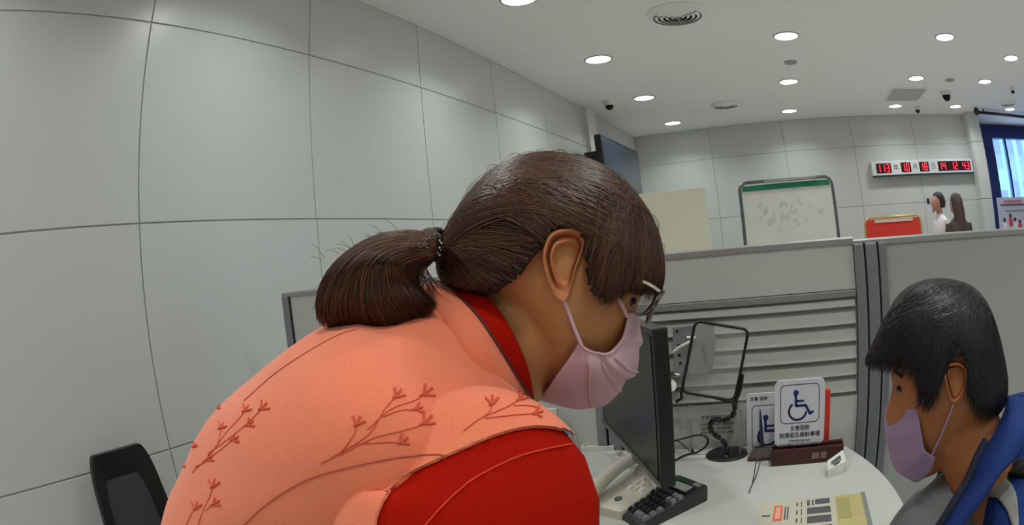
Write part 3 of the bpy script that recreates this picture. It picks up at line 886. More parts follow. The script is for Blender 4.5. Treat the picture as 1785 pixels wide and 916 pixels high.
cquad(0.89, 0.14, 0.965, 0.46, 0.002, 0.0035, mat('calc_solar', (30, 60, 50), rough=0.2), 'solar_cell', 1.0)
cquad(0.89, 0.66, 0.965, 0.86, 0.002, 0.0035, M_KEYG, 'badge', 1.0)

# ================================================================== TELEPHONE
t = thing('desk_telephone', (-0.37, 1.17, DZ), 'ivory desk telephone with handset, half behind the monitor', 'telephone')
p0 = Vector((-0.412, 1.095, 0)); pu = Vector((0.075, 0.185, 0)); pv = Vector((0.092, -0.042, 0)) * 0.98
def TQ(u, v, z): return p0 + pu * u + pv * v + Z * (DZ + z)
rc = rrect(0, 0, 1, 1, 0.1, 4)
MB().rings([[TQ(a, b, 0.0) for a, b in rc], [TQ(a, b, 0.018 + 0.022 * a) for a, b in rc], [TQ(.5 + (a - .5) * .94, .5 + (b - .5) * .9, 0.023 + 0.022 * a) for a, b in rc]]).build('base', M_PHONE, t, smooth=True)
for i in range(5):
    for j in range(3):
        u, v = 0.36 + i * 0.115, 0.50 + j * 0.15
        c = [TQ(u, v, 0.0225 + 0.022 * u), TQ(u + .085, v, 0.0225 + 0.022 * (u + .085)), TQ(u + .085, v + .11, 0.0225 + 0.022 * (u + .085)), TQ(u, v + .11, 0.0225 + 0.022 * u)]
        m_ = sum(c, Vector()) / 4
        MB().rings([c, [m_ + (q - m_) * 0.8 + Z * 0.004 for q in c]]).build('key', M_PHONE if (i + j) % 2 else M_WHITEP, t)
MB().lathe(TQ(0.17, 0.62, 0.026), [(0, 0), (0.0085, 0), (0.008, 0.003), (0, 0.003)], 20, (0, -0.1, 1)).build('dial_knob', mat('knob_grey', (92, 98, 96)), t)
hs = [TQ(-0.03, 0.18, 0.030), TQ(0.06, 0.17, 0.046), TQ(0.35, 0.16, 0.062), TQ(0.65, 0.16, 0.070), TQ(0.95, 0.17, 0.066), TQ(1.06, 0.18, 0.052)]
h2 = cr_interp([tuple(v) for v in hs], 5)
rr = np.interp(np.linspace(0, 1, len(h2)), [0, 0.06, 0.2, 0.5, 0.8, 0.94, 1], [0.008, 0.0165, 0.0165, 0.0125, 0.0165, 0.0165, 0.008])
MB().tube([Vector(v) for v in h2], list(rr), 14).build('handset', M_PHONE, t, smooth=True)
smooth_tube([TQ(-0.02, 0.10, 0.012), TQ(-0.08, 0.0, 0.006), TQ(-0.10, -0.1, 0.004), TQ(-0.02, -0.25, 0.004), TQ(0.2, -0.3, 0.004)], 0.0025, 'cord', M_PHONE, t)

# white tray & box in the corner by the left post
t = thing('paper_tray', (-0.51, 1.475, DZ), 'flat white plastic tray lying in the corner behind the woman', 'tray')
tr = [at(x, y, 'z', DZ) for x, y in ((1012, 788), (1070, 786), (1078, 770), (1026, 772))]
tr2 = [p + Z * 0.012 for p in tr]
c = sum(tr2, Vector()) / 4
MB().rings([tr, tr2, [c + (p - c) * 0.88 for p in tr2], [c + (p - c) * 0.84 - Z * 0.006 for p in tr2]]).build('body', M_WHITEP, t, bevel=0.0008)
t = thing('white_box', (-0.60, 1.42, DZ), 'white box with blue contents behind the red sleeve', 'box')
MB().box((-0.66, 1.37, DZ), (-0.565, 1.45, DZ + 0.05)).build('body', M_WHITEP, t, bevel=0.003)
MB().box((-0.655, 1.375, DZ + 0.05), (-0.57, 1.445, DZ + 0.062)).build('blue_contents', mat('blue_film', (104, 122, 200), rough=0.4), t, bevel=0.003)
MB().box((-0.665, 1.452, DZ), (-0.60, 1.46, DZ + 0.12)).build('white_sheet', M_WHITEP, t)

# ================================================================== OFFICE CHAIR (left)
t = thing('office_chair', (-1.45, 0.8, 0), 'black mesh back office chair against the left wall', 'chair')
ctl = [at(x, y, 'x', -1.66) for x, y in ((155, 802), (175, 782), (210, 768), (248, 761))]
z_ = -0.405
TL = at(153, 802, 'z', CAM_Z + z_); TR = at(250, 762, 'z', CAM_Z + z_ + 0.02)
wv = (TR - TL); wv.z = 0; W_ = wv.length; wv.normalize()
nb = Vector((wv.y, -wv.x, 0))
if nb.x < 0: nb = -nb
def CH(u, z, d=0.0):
    """u across 0..1, z down from top in metres, d toward the sitter"""
    bow = 0.03 * (1 - (2 * u - 1) ** 2)
    fl = 0.20 * z
    return TL + wv * (W_ * u + (u - 0.5) * fl) - Z * z + nb * (d - bow + 0.10 * z)
def chring(inset, d):
    pts = []
    for (u, z) in rrect(inset, -(0.52 - inset * .5), 1 - inset, -inset * 0.5, 0.10, 5):
        pts.append(CH(u, -z, d) + Z * (0.012 * math.sin(PI * min(max(u, 0), 1)) if -z < 0.2 else 0))
    return pts
ra = [chring(0.0, -0.012), chring(0.0, 0.012), chring(0.17, 0.006), chring(0.17, -0.012)]
ra.append(ra[0])
MB().rings(ra, True, False).build('back_frame', M_BLACK, t, smooth=True)
MB().rings([chring(0.165, -0.002), chring(0.165, 0.002)]).build('mesh_back', mat('grey_mesh', (58, 58, 60), rough=0.8, noise=0.25, nscale=900), t)
sc = TL + wv * (W_ / 2) + nb * 0.33; sc.z = 0.45
MB().obox(sc, wv * 0.22, nb * 0.22, Z * 0.035).build('seat', M_BLACKM, t, bevel=0.025)
MB().tube([CH(0.5, 0.40, -0.02), CH(0.5, 0.5, -0.03), sc - nb * 0.24 - Z * 0.05, sc - nb * 0.05 - Z * 0.05], 0.02).build('spine', M_BLACK, t, smooth=True)
MB().tube([(sc.x, sc.y, 0.09), (sc.x, sc.y, 0.42)], 0.025, 12).build('gas_lift', M_CHROME, t)
for k in range(5):
    a = k * 2 * PI / 5 + 0.3
    e = Vector((sc.x + 0.27 * math.cos(a), sc.y + 0.27 * math.sin(a), 0.065))
    if e.x < XL + 0.03: e.x = XL + 0.03
    f = MB().tube([(sc.x, sc.y, 0.10), e], [0.022, 0.014], 8).build('leg', M_BLACK, t)
    MB().lathe(e - Z * 0.035 - X * 0.012, [(0, 0), (0.03, 0), (0.03, 0.024), (0, 0.024)], 16, (1, 0, 0)).build('castor', M_BLACKM, f)


# ================================================================== PEOPLE
class Frame:
    """side-view frame of a figure: s runs along the picture, z up, n toward the camera"""
    def __init__(self, px, py, D):
        d = ray(px, py)
        az = math.atan2(d[0], d[1])
        self.N = -np.array([math.sin(az), math.cos(az), 0])
        self.S = np.array([math.cos(az), -math.sin(az), 0])
        self.O = d * D

    def P(self, px, py, n=0.0):
        d = ray(px, py)
        t = ((self.O @ self.N) + n) / (d @ self.N)
        return Vector(ORG + d * t)

    def L(self, px, py, n=0.0):
        p = np.array(self.P(px, py, n)) - ORG - self.O
        return np.array([p @ self.S, p[2] + self.O[2]])

    def W(self, s, z, n=0.0):
        q = self.O + self.S * s + self.N * n
        return Vector((q[0], q[1], CAM_Z + z))


def loft(F, secs, nr=40, sub=8, e=0.9):
    """secs: (s, z, n, thick, width[, dir angle deg]) ; thick lies across the path in the s-z plane, width along n"""
    A = np.array([list(q) for q in secs], float)
    A = cr_interp(A, sub)
    rs = []
    for i in range(len(A)):
        a, b = A[max(i - 1, 0)], A[min(i + 1, len(A) - 1)]
        T = np.array(b[:3]) - np.array(a[:3])
        T /= np.linalg.norm(T) + 1e-9
        # in-plane perpendicular
        pr = np.array([-T[1], T[0], 0.0])
        if np.linalg.norm(pr) < 0.2: pr = np.array([1.0, 0, 0])
        pr /= np.linalg.norm(pr)
        sd = np.cross(T, pr)
        if sd[2] < 0: sd = -sd
        s, z, n, th, w = A[i][:5]
        ring = []
        for k in range(nr):
            al = 2 * PI * k / nr
            q = np.array([s, z, n]) + pr * th * spow(math.cos(al), e) + sd * w * spow(math.sin(al), e)
            ring.append(F.W(q[0], q[1], q[2]))
        rs.append(ring)
    return rs


def loftmesh(F, secs, name, m, parent, nr=40, sub=8, e=0.9, solid=True):
    o_ = MB().rings(loft(F, secs, nr, sub, e), True, solid).build(name, m, parent, smooth=True)
    if name in ('vest', 'sleeve', 'jacket', 'grey_shirt'):
        from mathutils import noise as mn
        amp = {'vest': 0.005, 'sleeve': 0.0008, 'jacket': 0.006, 'grey_shirt': 0.005}[name]
        for v in o_.data.vertices:
            c_ = v.co
            v.co = c_ + v.normal * amp * (mn.noise(Vector((c_.x * 9, c_.y * 9, c_.z * 17))) - 0.15)
        o_.data.update()
    return o_


class Blob:
    """closed head-like solid whose side outline is given by pixels; half width w, narrower toward a direction"""
    def __init__(self, F, outline, center, w, narrow=None, e=0.62, n0=0.0, closed_n=120):
        self.F = F
        c = F.L(*center)
        self.c = c
        pts = np.array([F.L(*p) for p in outline])
        pts = np.vstack([pts[-1:], pts, pts[:2]])
        pp = []
        for i in range(1, len(pts) - 2):
            p0, p1, p2, p3 = pts[i - 1:i + 3]
            for k in range(8):
                t = k / 8
                pp.append(0.5 * ((2 * p1) + (-p0 + p2) * t + (2 * p0 - 5 * p1 + 4 * p2 - p3) * t * t + (-p0 + 3 * p1 - 3 * p2 + p3) * t ** 3))
        pp = np.array(pp) - c
        ang = np.arctan2(pp[:, 1], pp[:, 0])
        rad = np.hypot(pp[:, 0], pp[:, 1])
        o = np.argsort(ang)
        ang, rad = ang[o], rad[o]
        self.ang = np.concatenate([ang - 2 * PI, ang, ang + 2 * PI])
        self.rad = np.concatenate([rad, rad, rad])
        self.w, self.e, self.n0, self.narrow = w, e, n0, narrow

    def R(self, a): return float(np.interp(a, self.ang, self.rad))

    def width(self, s, z):
        w = self.w
        if self.narrow:
            dx, dz, lo, hi, k = self.narrow
            q = (s - self.c[0]) * dx + (z - self.c[1]) * dz
            q = min(max((q - lo) / (hi - lo), 0), 1)
            w *= 1 - k * q * q * (3 - 2 * q)
        return w

    def n_at(self, s, z):
        d = np.array([s, z]) - self.c
        rho = min(np.hypot(*d) / self.R(math.atan2(d[1], d[0])), 1.0)
        sn = max(1 - rho ** 2.3, 0.0) ** 0.5
        return self.width(s, z) * sn

    def rings(self, nth=96, nph=20):
        rs = []
        for j in range(-nph, nph + 1):
            t = j / nph
            sn = math.sin(t * PI / 2)
            rho = max(1 - sn * sn, 0.0) ** (1 / 2.3)
            ring = []
            for k in range(nth):
                a = -PI + 2 * PI * k / nth
                r = self.R(a) * max(rho, 0.004)
                s, z = self.c[0] + r * math.cos(a), self.c[1] + r * math.sin(a)
                ring.append((s, z, self.n0 + self.width(s, z) * sn))
            rs.append(ring)
        return rs


def in_poly(x, y, poly):
    c = False
    for i in range(len(poly)):
        x1, y1 = poly[i - 1]; x2, y2 = poly[i]
        if (y1 > y) != (y2 > y) and x < (x2 - x1) * (y - y1) / (y2 - y1) + x1:
            c = not c
    return c


def strands(name, paths, radii, m, parent, nside=3):
    """paths: list of arrays (k,3) ; one joined mesh of thin tapering hairs"""
    V, Fc = [], []
    base = 0
    for path, r in zip(paths, radii):
        path = np.asarray(path, float)
        k = len(path)
        T = np.gradient(path, axis=0)
        T /= np.linalg.norm(T, axis=1)[:, None] + 1e-12
        ref = np.array([0.31, 0.52, 0.79])
        x = np.cross(T, ref); x /= np.linalg.norm(x, axis=1)[:, None] + 1e-12
        y = np.cross(T, x)
        tt = np.linspace(0, 1, k)
        rad = r * np.clip(np.minimum(1, (1 - tt) * 4 + 0.12), 0, 1)
        for q in range(nside):
            a = 2 * PI * q / nside
            V.append(path + (x * math.cos(a) + y * math.sin(a)) * rad[:, None])
        for i in range(k - 1):
            for q in range(nside):
                q2 = (q + 1) % nside
                Fc.append((base + q * k + i, base + q2 * k + i, base + q2 * k + i + 1, base + q * k + i + 1))
        base += nside * k
    V = np.vstack(V)
    me = bpy.data.meshes.new(name)
    me.from_pydata(V.tolist(), [], Fc)
    return link(name, me, m, parent, smooth=True)


def hand(F, wrist, fdir, down, side, name, m, parent, size=1.0, curl=0.5):
    """simple five-finger hand; wrist in (s,z,n); fdir finger direction; side = thumb direction (all in s,z,n)"""
    def U(v): v = np.array(v, float); return v / np.linalg.norm(v)
    f, d, sd = U(fdir), U(down), U(side)
    mb = MB()
    w = np.array(wrist, float)
    def G(p): return F.W(*p)
    rs = []
    for t_, hw, ht in ((0.0, 0.026, 0.019), (0.02, 0.03, 0.018), (0.05, 0.039, 0.016), (0.08, 0.040, 0.013), (0.09, 0.034, 0.008)):
        c = w + f * t_ * size
        rs.append([G(c + sd * hw * size * math.cos(a) + d * ht * size * math.sin(a)) for a in np.linspace(0, 2 * PI, 16, endpoint=False)])
    mb.rings(rs)
    for k, (off, L_, r_) in enumerate(((0.029, 0.068, 0.0085), (0.010, 0.076, 0.009), (-0.010, 0.071, 0.0085), (-0.028, 0.056, 0.0075))):
        p = w + f * 0.078 * size + sd * off * size
        dirv = f + sd * off * 1.5
        pts = [G(p)]
        for s_ in range(3):
            dirv = U(U(dirv) + d * curl * 0.35)
            p = p + dirv * L_ / 3 * size
            pts.append(G(p))
        mb.tube(pts, [r_, r_ * 0.95, r_ * 0.85, r_ * 0.5], 10)
    p = w + f * 0.02 * size + sd * 0.026 * size
    pts = [G(p)]
    dirv = U(f * 0.7 + sd)
    for s_ in range(3):
        dirv = U(dirv + f * 0.25 + d * 0.1)
        p = p + dirv * 0.02 * size
        pts.append(G(p))
    mb.tube(pts, [0.011, 0.0105, 0.0095, 0.006], 10)
    return mb.build(name, m, parent, smooth=True)


def shoe(F, s, n, dirn, m, parent):
    rs = []
    for t_, w_, h_ in ((-0.06, 0.02, 0.03), (-0.05, 0.034, 0.05), (0.0, 0.036, 0.06), (0.07, 0.042, 0.045), (0.14, 0.042, 0.032), (0.175, 0.03, 0.022), (0.185, 0.012, 0.012)):
        rs.append([F.W(s + dirn * t_, max(-CAM_Z + h_ / 2 + h_ / 2 * math.sin(a), -CAM_Z + 0.001), n + w_ * math.cos(a)) for a in np.linspace(0, 2 * PI, 16, endpoint=False)])
    MB().rings(rs).build('shoe', m, parent, smooth=True)


# ---------------------------------------------------------------- WOMAN in the coral vest
F = Frame(960, 480, 0.58)
t = thing('person', F.W(-0.55, -CAM_Z, 0), 'woman in coral vest and red shirt leaning over the desk, glasses and mask', 'person')
wo_ = t
headC = (975, 490)
skin_out = [(800, 440), (790, 385), (835, 328), (890, 290), (960, 276), (1040, 297), (1098, 345), (1132, 400), (1142, 450), (1134, 488), (1119, 512), (1111, 530), (1108, 548), (1106, 575), (1098, 600), (1090, 622), (1080, 650), (1055, 676), (1012, 698), (975, 690), (950, 650), (920, 600), (880, 540), (830, 490)]
head = Blob(F, skin_out, headC, 0.072, narrow=(0.55, -0.83, 0.0, 0.13, 0.42))
mb = MB()
mb.rings([[F.W(*p) for p in r] for r in head.rings(88, 16)])
neck = [(-0.105, -0.135, 0, 0.058, 0.058), (-0.075, -0.10, 0, 0.060, 0.057), (-0.045, -0.070, 0, 0.060, 0.056), (-0.010, -0.050, 0, 0.062, 0.056), (0.010, -0.030, 0, 0.05, 0.048)]
mb.rings(loft(F, neck, 32, 5, 1.0))
# torso & limbs under the clothes, same skin mesh
mb.rings(loft(F, [(-0.49, -0.50, 0, 0.09, 0.13), (-0.36, -0.29, 0, 0.08, 0.11), (-0.22, -0.19, 0, 0.085, 0.13), (-0.12, -0.15, 0, 0.06, 0.10), (-0.08, -0.12, 0, 0.04, 0.05)], 24, 4, 1.0))
body = mb.build('body', M_SKIN, t, smooth=True)
def fuse(o, v=0.0028, it=6):
    m_ = o.modifiers.new('fuse', 'REMESH'); m_.mode = 'VOXEL'; m_.voxel_size = v; m_.use_smooth_shade = True
    m_ = o.modifiers.new('soften', 'SMOOTH'); m_.iterations = it; m_.factor = 0.5
fuse(body)

# ear (near side) and far ear
def ear(F, outl, cpx, nb_, parent, sgn=1, m=M_SKIN):
    co = [F.L(*p, nb_) for p in outl]
    c = F.L(*cpx, nb_)
    K = 40
    oo = np.array(co)
    cl = np.vstack([oo[-1:], oo, oo[:2]])
    pp = []
    for i in range(1, len(cl) - 2):
        p0, p1, p2, p3 = cl[i - 1:i + 3]
        for k in range(4):
            q = k / 4
            pp.append(0.5 * ((2 * p1) + (-p0 + p2) * q + (2 * p0 - 5 * p1 + 4 * p2 - p3) * q * q + (-p0 + 3 * p1 - 3 * p2 + p3) * q ** 3))
    pp = np.array(pp)
    prof = [(0.90, -0.022), (1.0, -0.004), (1.0, 0.003), (0.96, 0.0075), (0.89, 0.0075), (0.83, 0.000), (0.76, -0.003), (0.68, 0.0035), (0.60, 0.0045), (0.50, -0.003), (0.40, -0.009), (0.22, -0.012), (0.02, -0.018)]
    rs = []
    for sc_, h in prof:
        ring = []
        for q in pp:
            v = c + (q - c) * sc_
            # back rim stands off the head more than the front
            back = max(0.0, (c[0] - q[0])) / 0.03
            front = max(0.0, (q[0] - c[0])) / 0.03
            hh_ = h + 0.010 * back * sc_ - (0.006 * front * sc_ if h > 0 else 0)
            low = max(0.0, (c[1] - q[1]) - 0.022) / 0.02
            fl_2 = min(max((c[1] - q[1]) / 0.03 + (q[0] - c[0]) / 0.03 * 0.6, 0), 1)
            if 0.55 < sc_ < 0.97: hh_ = hh_ * (1 - fl_2 * .85) + 0.003 * fl_2 * .85
            if sc_ < 0.9 and sc_ > 0.4: hh_ = hh_ * (1 - min(low, 1)) + 0.004 * min(low, 1)
            ring.append(F.W(v[0], v[1], sgn * (nb_ + hh_)))
        rs.append(ring)
    return MB().rings(rs, True, True).build('ear', m if m is not M_SKIN else mat('ear_skin', (200, 128, 84), rough=0.5), parent, smooth=True)


ear_out = [(1019, 420), (1012, 404), (998, 398), (976, 399), (958, 409), (949, 428), (946, 452), (953, 484), (964, 510), (978, 523), (989, 520), (994, 505), (999, 484), (1006, 462), (1014, 440)]
ear(F, ear_out, (987, 456), 0.072, t)
ear(F, ear_out, (987, 456), 0.072, t, -1)
ec = F.L(990, 468, 0.068)
MB().ball(F.W(ec[0] - 0.001, ec[1] + 0.002, 0.0605), 0.0062, (1, .8, 1.9)).build('canal_shade', M_EARSHADE, t, smooth=True)  # ear canal mark: a ball with the hollow's shade put into its colour

# eye
for sg in (1, -1):
    e_ = F.L(1106, 524, 0.026)
    MB().ball(F.W(e_[0] - 0.004, e_[1], 0.031 * sg), 0.0052, (1, 1, .8)).build('eye', mat('eye_dark', (30, 20, 18), rough=0.1), t, smooth=True)

# hair cap
hair_out = [(757, 428), (775, 405), (797, 368), (828, 327), (868, 292), (910, 273), (960, 267), (1012, 275), (1055, 292), (1090, 320), (1118, 353), (1138, 388), (1151, 425), (1156, 462), (1155, 492), (1146, 515), (1110, 560), (1060, 600), (1000, 620), (930, 600), (870, 545), (820, 508), (785, 502), (766, 480), (762, 455)]
hairb = Blob(F, hair_out, headC, 0.083, narrow=(0.9, -0.4, 0.03, 0.14, 0.28))
skinpoly = [(1160, 512), (1138, 510), (1116, 516), (1080, 506), (1060, 517), (1040, 520), (1028, 506), (1022, 470), (1019, 428), (1010, 402), (985, 394), (955, 404), (944, 432), (936, 442), (900, 486), (862, 514), (840, 505), (800, 620), (950, 800), (1200, 700)]
rs = hairb.rings(150, 34)
bm = bmesh.new()
vv = [[bm.verts.new(F.W(*p)) for p in r] for r in rs]
cut = {}
nth = len(rs[0])
for j, r in enumerate(rs):
    for k, p in enumerate(r):
        px_, py_ = proj(F.W(p[0], p[1], abs(p[2])))
        cut[(j, k)] = in_poly(px_, py_, skinpoly)
for j in range(len(rs) - 1):
    for k in range(nth):
        k2 = (k + 1) % nth
        q = [(j, k), (j, k2), (j + 1, k2), (j + 1, k)]
        if sum(cut[i] for i in q) >= 2: continue
        bm.faces.new([vv[a][b] for a, b in q])
bmesh.ops.delete(bm, geom=[v for v in bm.verts if not v.link_faces], context='VERTS')
bmesh.ops.recalc_face_normals(bm, faces=bm.faces)
me = bpy.data.meshes.new('hair')
bm.to_mesh(me); bm.free()
hair = link('hair', me, M_HAIR, t, smooth=True)
md = hair.modifiers.new('thick', 'SOLIDIFY'); md.thickness = 0.006; md.offset = -1

TIE = F.L(768, 428)
paths, radii = [], []


def drape(blob, P0, P1, P2, P3, sgn, off, k=16):
    tt = np.linspace(0, 1, k)[:, None]
    c = (1 - tt) ** 3 * P0 + 3 * (1 - tt) ** 2 * tt * P1 + 3 * (1 - tt) * tt ** 2 * P2 + tt ** 3 * P3
    out = []
    for s, z in c:
        n = blob.n_at(s, z)
        q = np.array([s, z]) - blob.c
        rho = np.hypot(*q) / blob.R(math.atan2(q[1], q[0]))
        if rho > 1:
            s, z = blob.c + q / rho
        out.append(np.array(F.W(s, z, sgn * (n + off))))
    return np.array(out)


def px2(p): return F.L(*p)


EARP = [(1016, 424), (1010, 408), (997, 402), (978, 402), (962, 412), (953, 430), (950, 452), (957, 482), (966, 506), (978, 518), (988, 516), (994, 490), (1003, 462), (1011, 440)]
def clear_of(path, poly):
    for v in path[::2]:
        a, b = proj(v)
        if in_poly(a, b, poly): return False
    return True


# strands swept back to the tie from the parting and forehead
front_line = [(1090, 318), (1118, 352), (1100, 345), (1085, 360), (1070, 395), (1045, 420), (1020, 405), (995, 394), (960, 398), (942, 425)]
for i in range(2300):
    sgn = 1 if rng.random() < 0.8 else -1
    u = rng.random() ** 0.8
    # start point
    if u < 0.55:      # along crown outline front to back
        a = rng.random()
        idx = a * 7
        crown = np.array([(1105, 340), (1060, 298), (1010, 280), (960, 272), (910, 280), (870, 300), (835, 330), (800, 375)], float)
        p = crown[int(idx)] + (crown[min(int(idx) + 1, 7)] - crown[int(idx)]) * (idx % 1)
        dep = rng.random() ** 1.3
        p = p + (np.array([1000, 400]) - p) * dep * 0.9
    else:
        a = rng.random()
        idx = a * (len(front_line) - 1.001)
        fl_ = np.array(front_line, float)
        p = fl_[int(idx)] + (fl_[int(idx) + 1] - fl_[int(idx)]) * (idx % 1)
        p = p + rng.normal(0, 5, 2)
    P0 = px2(p)
    end = TIE + np.array([rng.normal(0, 0.004), rng.normal(0, 0.009)])
    # bulge along the outline
    d0 = P0 - hairb.c
    mid_ = (P0 + end) / 2
    up_ = np.array([-0.25, 1.0]) * max(0.0, d0[1] + 0.02) * 0.75
    P1 = P0 * 0.68 + end * 0.32 + up_
    P2 = P0 * 0.25 + end * 0.75 + up_ * 0.75
    paths.append(drape(hairb, P0, P1, P2, end, sgn, rng.uniform(0.0004, 0.003), 16))
    radii.append(rng.uniform(0.00035, 0.0008))
# fringe and side hair falling forward over temple
ends = np.array([(1155, 470), (1154, 500), (1144, 512), (1125, 514), (1108, 508), (1090, 505), (1070, 508), (1055, 516), (1040, 520), (1030, 508), (1024, 480), (1022, 455), (1022, 432)], float)
for i in range(1500):
    sgn = 1 if rng.random() < 0.8 else -1
    a = rng.random() * 11.99
    e_ = ends[int(a)] + (ends[int(a) + 1] - ends[int(a)]) * (a % 1) + rng.normal(0, 5, 2)
    st = np.array([1095, 345]) + rng.normal(0, 1, 2) * np.array([24, 20]) + np.array([-38, 42]) * (a / 12) * rng.random() * 1.6
    P0, E_ = px2(st), px2(e_)
    f_ = 1 - a / 12
    out_ = np.array([0.022 * f_ + 0.002, 0.016 * (0.4 + f_)])
    P1 = P0 * .66 + E_ * .34 + out_ * 1.0
    P2 = P0 * .33 + E_ * .67 + out_ * 0.8
    paths.append(drape(hairb, P0, P1, P2, E_, sgn, rng.uniform(0.0003, 0.0028), 14))
    radii.append(rng.uniform(0.0003, 0.0007))
# nape hair pulled up
for i in range(700):
    sgn = 1 if rng.random() < 0.8 else -1
    ed = np.array([(770, 490), (795, 502), (830, 506), (862, 514), (885, 500), (905, 482), (925, 458), (940, 438), (945, 425)], float)
    a = rng.random() * 7.99
    st = ed[int(a)] + (ed[int(a) + 1] - ed[int(a)]) * (a % 1) + rng.normal(0, 4, 2) + np.array([-rng.random() * 30, -rng.random() * 18])
    P0 = px2(st)
    end = TIE + np.array([0.002 + rng.normal(0, 0.003), -0.004 + rng.normal(0, 0.009)])
    P1 = P0 * .6 + end * .4 + np.array([0, 0.008]); P2 = P0 * .25 + end * .75 + np.array([0, 0.006])
    paths.append(drape(hairb, P0, P1, P2, end, sgn, rng.uniform(0.0003, 0.002), 12))
    radii.append(rng.uniform(0.0003, 0.0007))
# stray hairs above the outline
for i in range(60):
    crown = np.array(hair_out[1:14], float)
    a = rng.random() * 11.9
    p = crown[int(a)] + (crown[int(a) + 1] - crown[int(a)]) * (a % 1)
    c = np.array(headC, float)
    o1 = (p - c) / np.linalg.norm(p - c)
    tg = np.array([o1[1], -o1[0]])
    L_ = rng.uniform(20, 60); hgt = rng.uniform(3, 14)
    pts = []
    for q in np.linspace(0, 1, 8):
        w_ = p + tg * L_ * (q - 0.3) + o1 * (hgt * math.sin(q * PI * 0.9) - 2 - (L_ * (q - .3)) ** 2 / 400)
        pts.append(np.array(F.P(w_[0], w_[1], rng.uniform(-0.01, 0.01) if q == 0 else 0.0)))
    paths.append(np.array(pts)); radii.append(0.00022)
keep = [i for i, p in enumerate(paths) if clear_of(p, EARP)]
hs_ = strands('hair_strands', [paths[i] for i in keep], [radii[i] for i in keep], M_STRAND, hair)
hs_['kind'] = 'stuff'

# ponytail
F_w = F
F = Frame(960, 480, 0.515)
pt_out = [(762, 408), (735, 403), (700, 402), (650, 414), (603, 443), (570, 480), (556, 520), (557, 550), (572, 564), (600, 570), (640, 575), (680, 578), (712, 573), (730, 550), (752, 528), (742, 512), (728, 492), (742, 468), (757, 452)]
ptb = Blob(F, pt_out, (655, 490), 0.036)
mb = MB(); mb.rings([[F.W(p[0], p[1], p[2]) for p in r] for r in ptb.rings(60, 12)])
pony = mb.build('ponytail', M_HAIR, t, smooth=True)
paths, radii = [], []
tip = np.array([(553, 500), (553, 540), (562, 562), (590, 574), (620, 578), (650, 582), (685, 584), (712, 578), (735, 566), (752, 545), (762, 528)], float)
for i in range(2000):
    sgn = 1 if rng.random() < 0.72 else -1
    a = rng.random() * 9.99
    e_ = tip[int(a)] + (tip[int(a) + 1] - tip[int(a)]) * (a % 1) + rng.normal(0, 4, 2)
    f_ = a / 10
    st = np.array([758, 412 + 36 * f_]) + rng.normal(0, 3, 2)
    c1 = np.array([690 - 20 * (1 - f_) + 40 * f_ * f_, 392 + 52 * f_ + 10 * f_]) + rng.normal(0, 4, 2)
    c2 = np.array([560 + 120 * f_ ** 0.9, 425 + 30 * f_]) + rng.normal(0, 6, 2)
    off = rng.uniform(-0.004, 0.0022)
    paths.append(drape(ptb, px2(st), px2(c1), px2(c2), px2(e_), sgn, off, 18))
    # let the tips leave the solid
    tail = np.array(F.P(*(e_ + (e_ - c2) / np.linalg.norm(e_ - c2) * rng.uniform(0, 26) ** 0.9), sgn * 0.008 * rng.random()))
    paths[-1][-1] = tail * 0.5 + paths[-1][-1] * 0.5
    radii.append(rng.uniform(0.0004, 0.0009))
for i in range(45):
    a = rng.uniform(0, 1)
    st = np.array([750, 430]); e_ = np.array([rng.uniform(720, 790), rng.uniform(490, 530)])
    c1 = np.array([725, 450]); c2 = np.array([735 + rng.uniform(-10, 20), 500])
    paths.append(np.array([np.array(F.P(*((1 - q) ** 3 * st + 3 * (1 - q) ** 2 * q * c1 + 3 * (1 - q) * q * q * c2 + q ** 3 * e_), 0.01)) for q in np.linspace(0, 1, 10)])); radii.append(0.00025)
for i in range(14):
    b0 = np.array([rng.uniform(560, 700), 0]); b0[1] = 455 - (b0[0] - 560) * 0.35
    e_ = b0 + np.array([rng.uniform(-40, -10), rng.uniform(-30, 5)])
    c1 = (b0 + e_) / 2 + np.array([0, -8])
    paths.append(np.array([np.array(F.P(*((1 - q) ** 2 * b0 + 2 * (1 - q) * q * c1 + q * q * e_), 0.0)) for q in np.linspace(0, 1, 8)])); radii.append(0.0002)
ps_ = strands('hair_strands', paths, radii, M_STRAND, pony)
ps_['kind'] = 'stuff'
F = Frame(960, 480, 0.56)
# hair tie: braided band
bp = []
a_, b_ = F.L(752, 402), F.L(770, 452)
ctr = (a_ + b_) / 2; ax_ = (b_ - a_) / 2
ax_ = ax_ * 0.92
for k in range(3):
    ringp = []
    sh = (k - 1) * 0.0045
    for q in range(33):
        al = 2 * PI * q / 32
        rw = 1 + 0.05 * math.sin(al * 6 + k * 2)
        s_, z_2 = ctr + ax_ * math.cos(al) * rw
        ringp.append(F.W(s_ + sh + 0.002 * math.sin(al * 5 + k * 2.1), z_2, 0.021 * math.sin(al) * rw))
    bp.append(ringp)
tie = MB()
for r_ in bp: tie.tube(r_, 0.0036, 8, cap=False)
tie_o = tie.build('hair_tie', mat('dark_hair_tie', (34, 24, 22), rough=0.6), t, smooth=True)
for k in range(7):
    p = F.P(766 + 4 * math.sin(k * 2.1), 420 + k * 4.2, 0.024)
    MB().ball(p, 0.0011, seg=8).build('bead', mat('bead_white', (235, 230, 225), rough=0.15), tie_o, smooth=True)

F = F_w
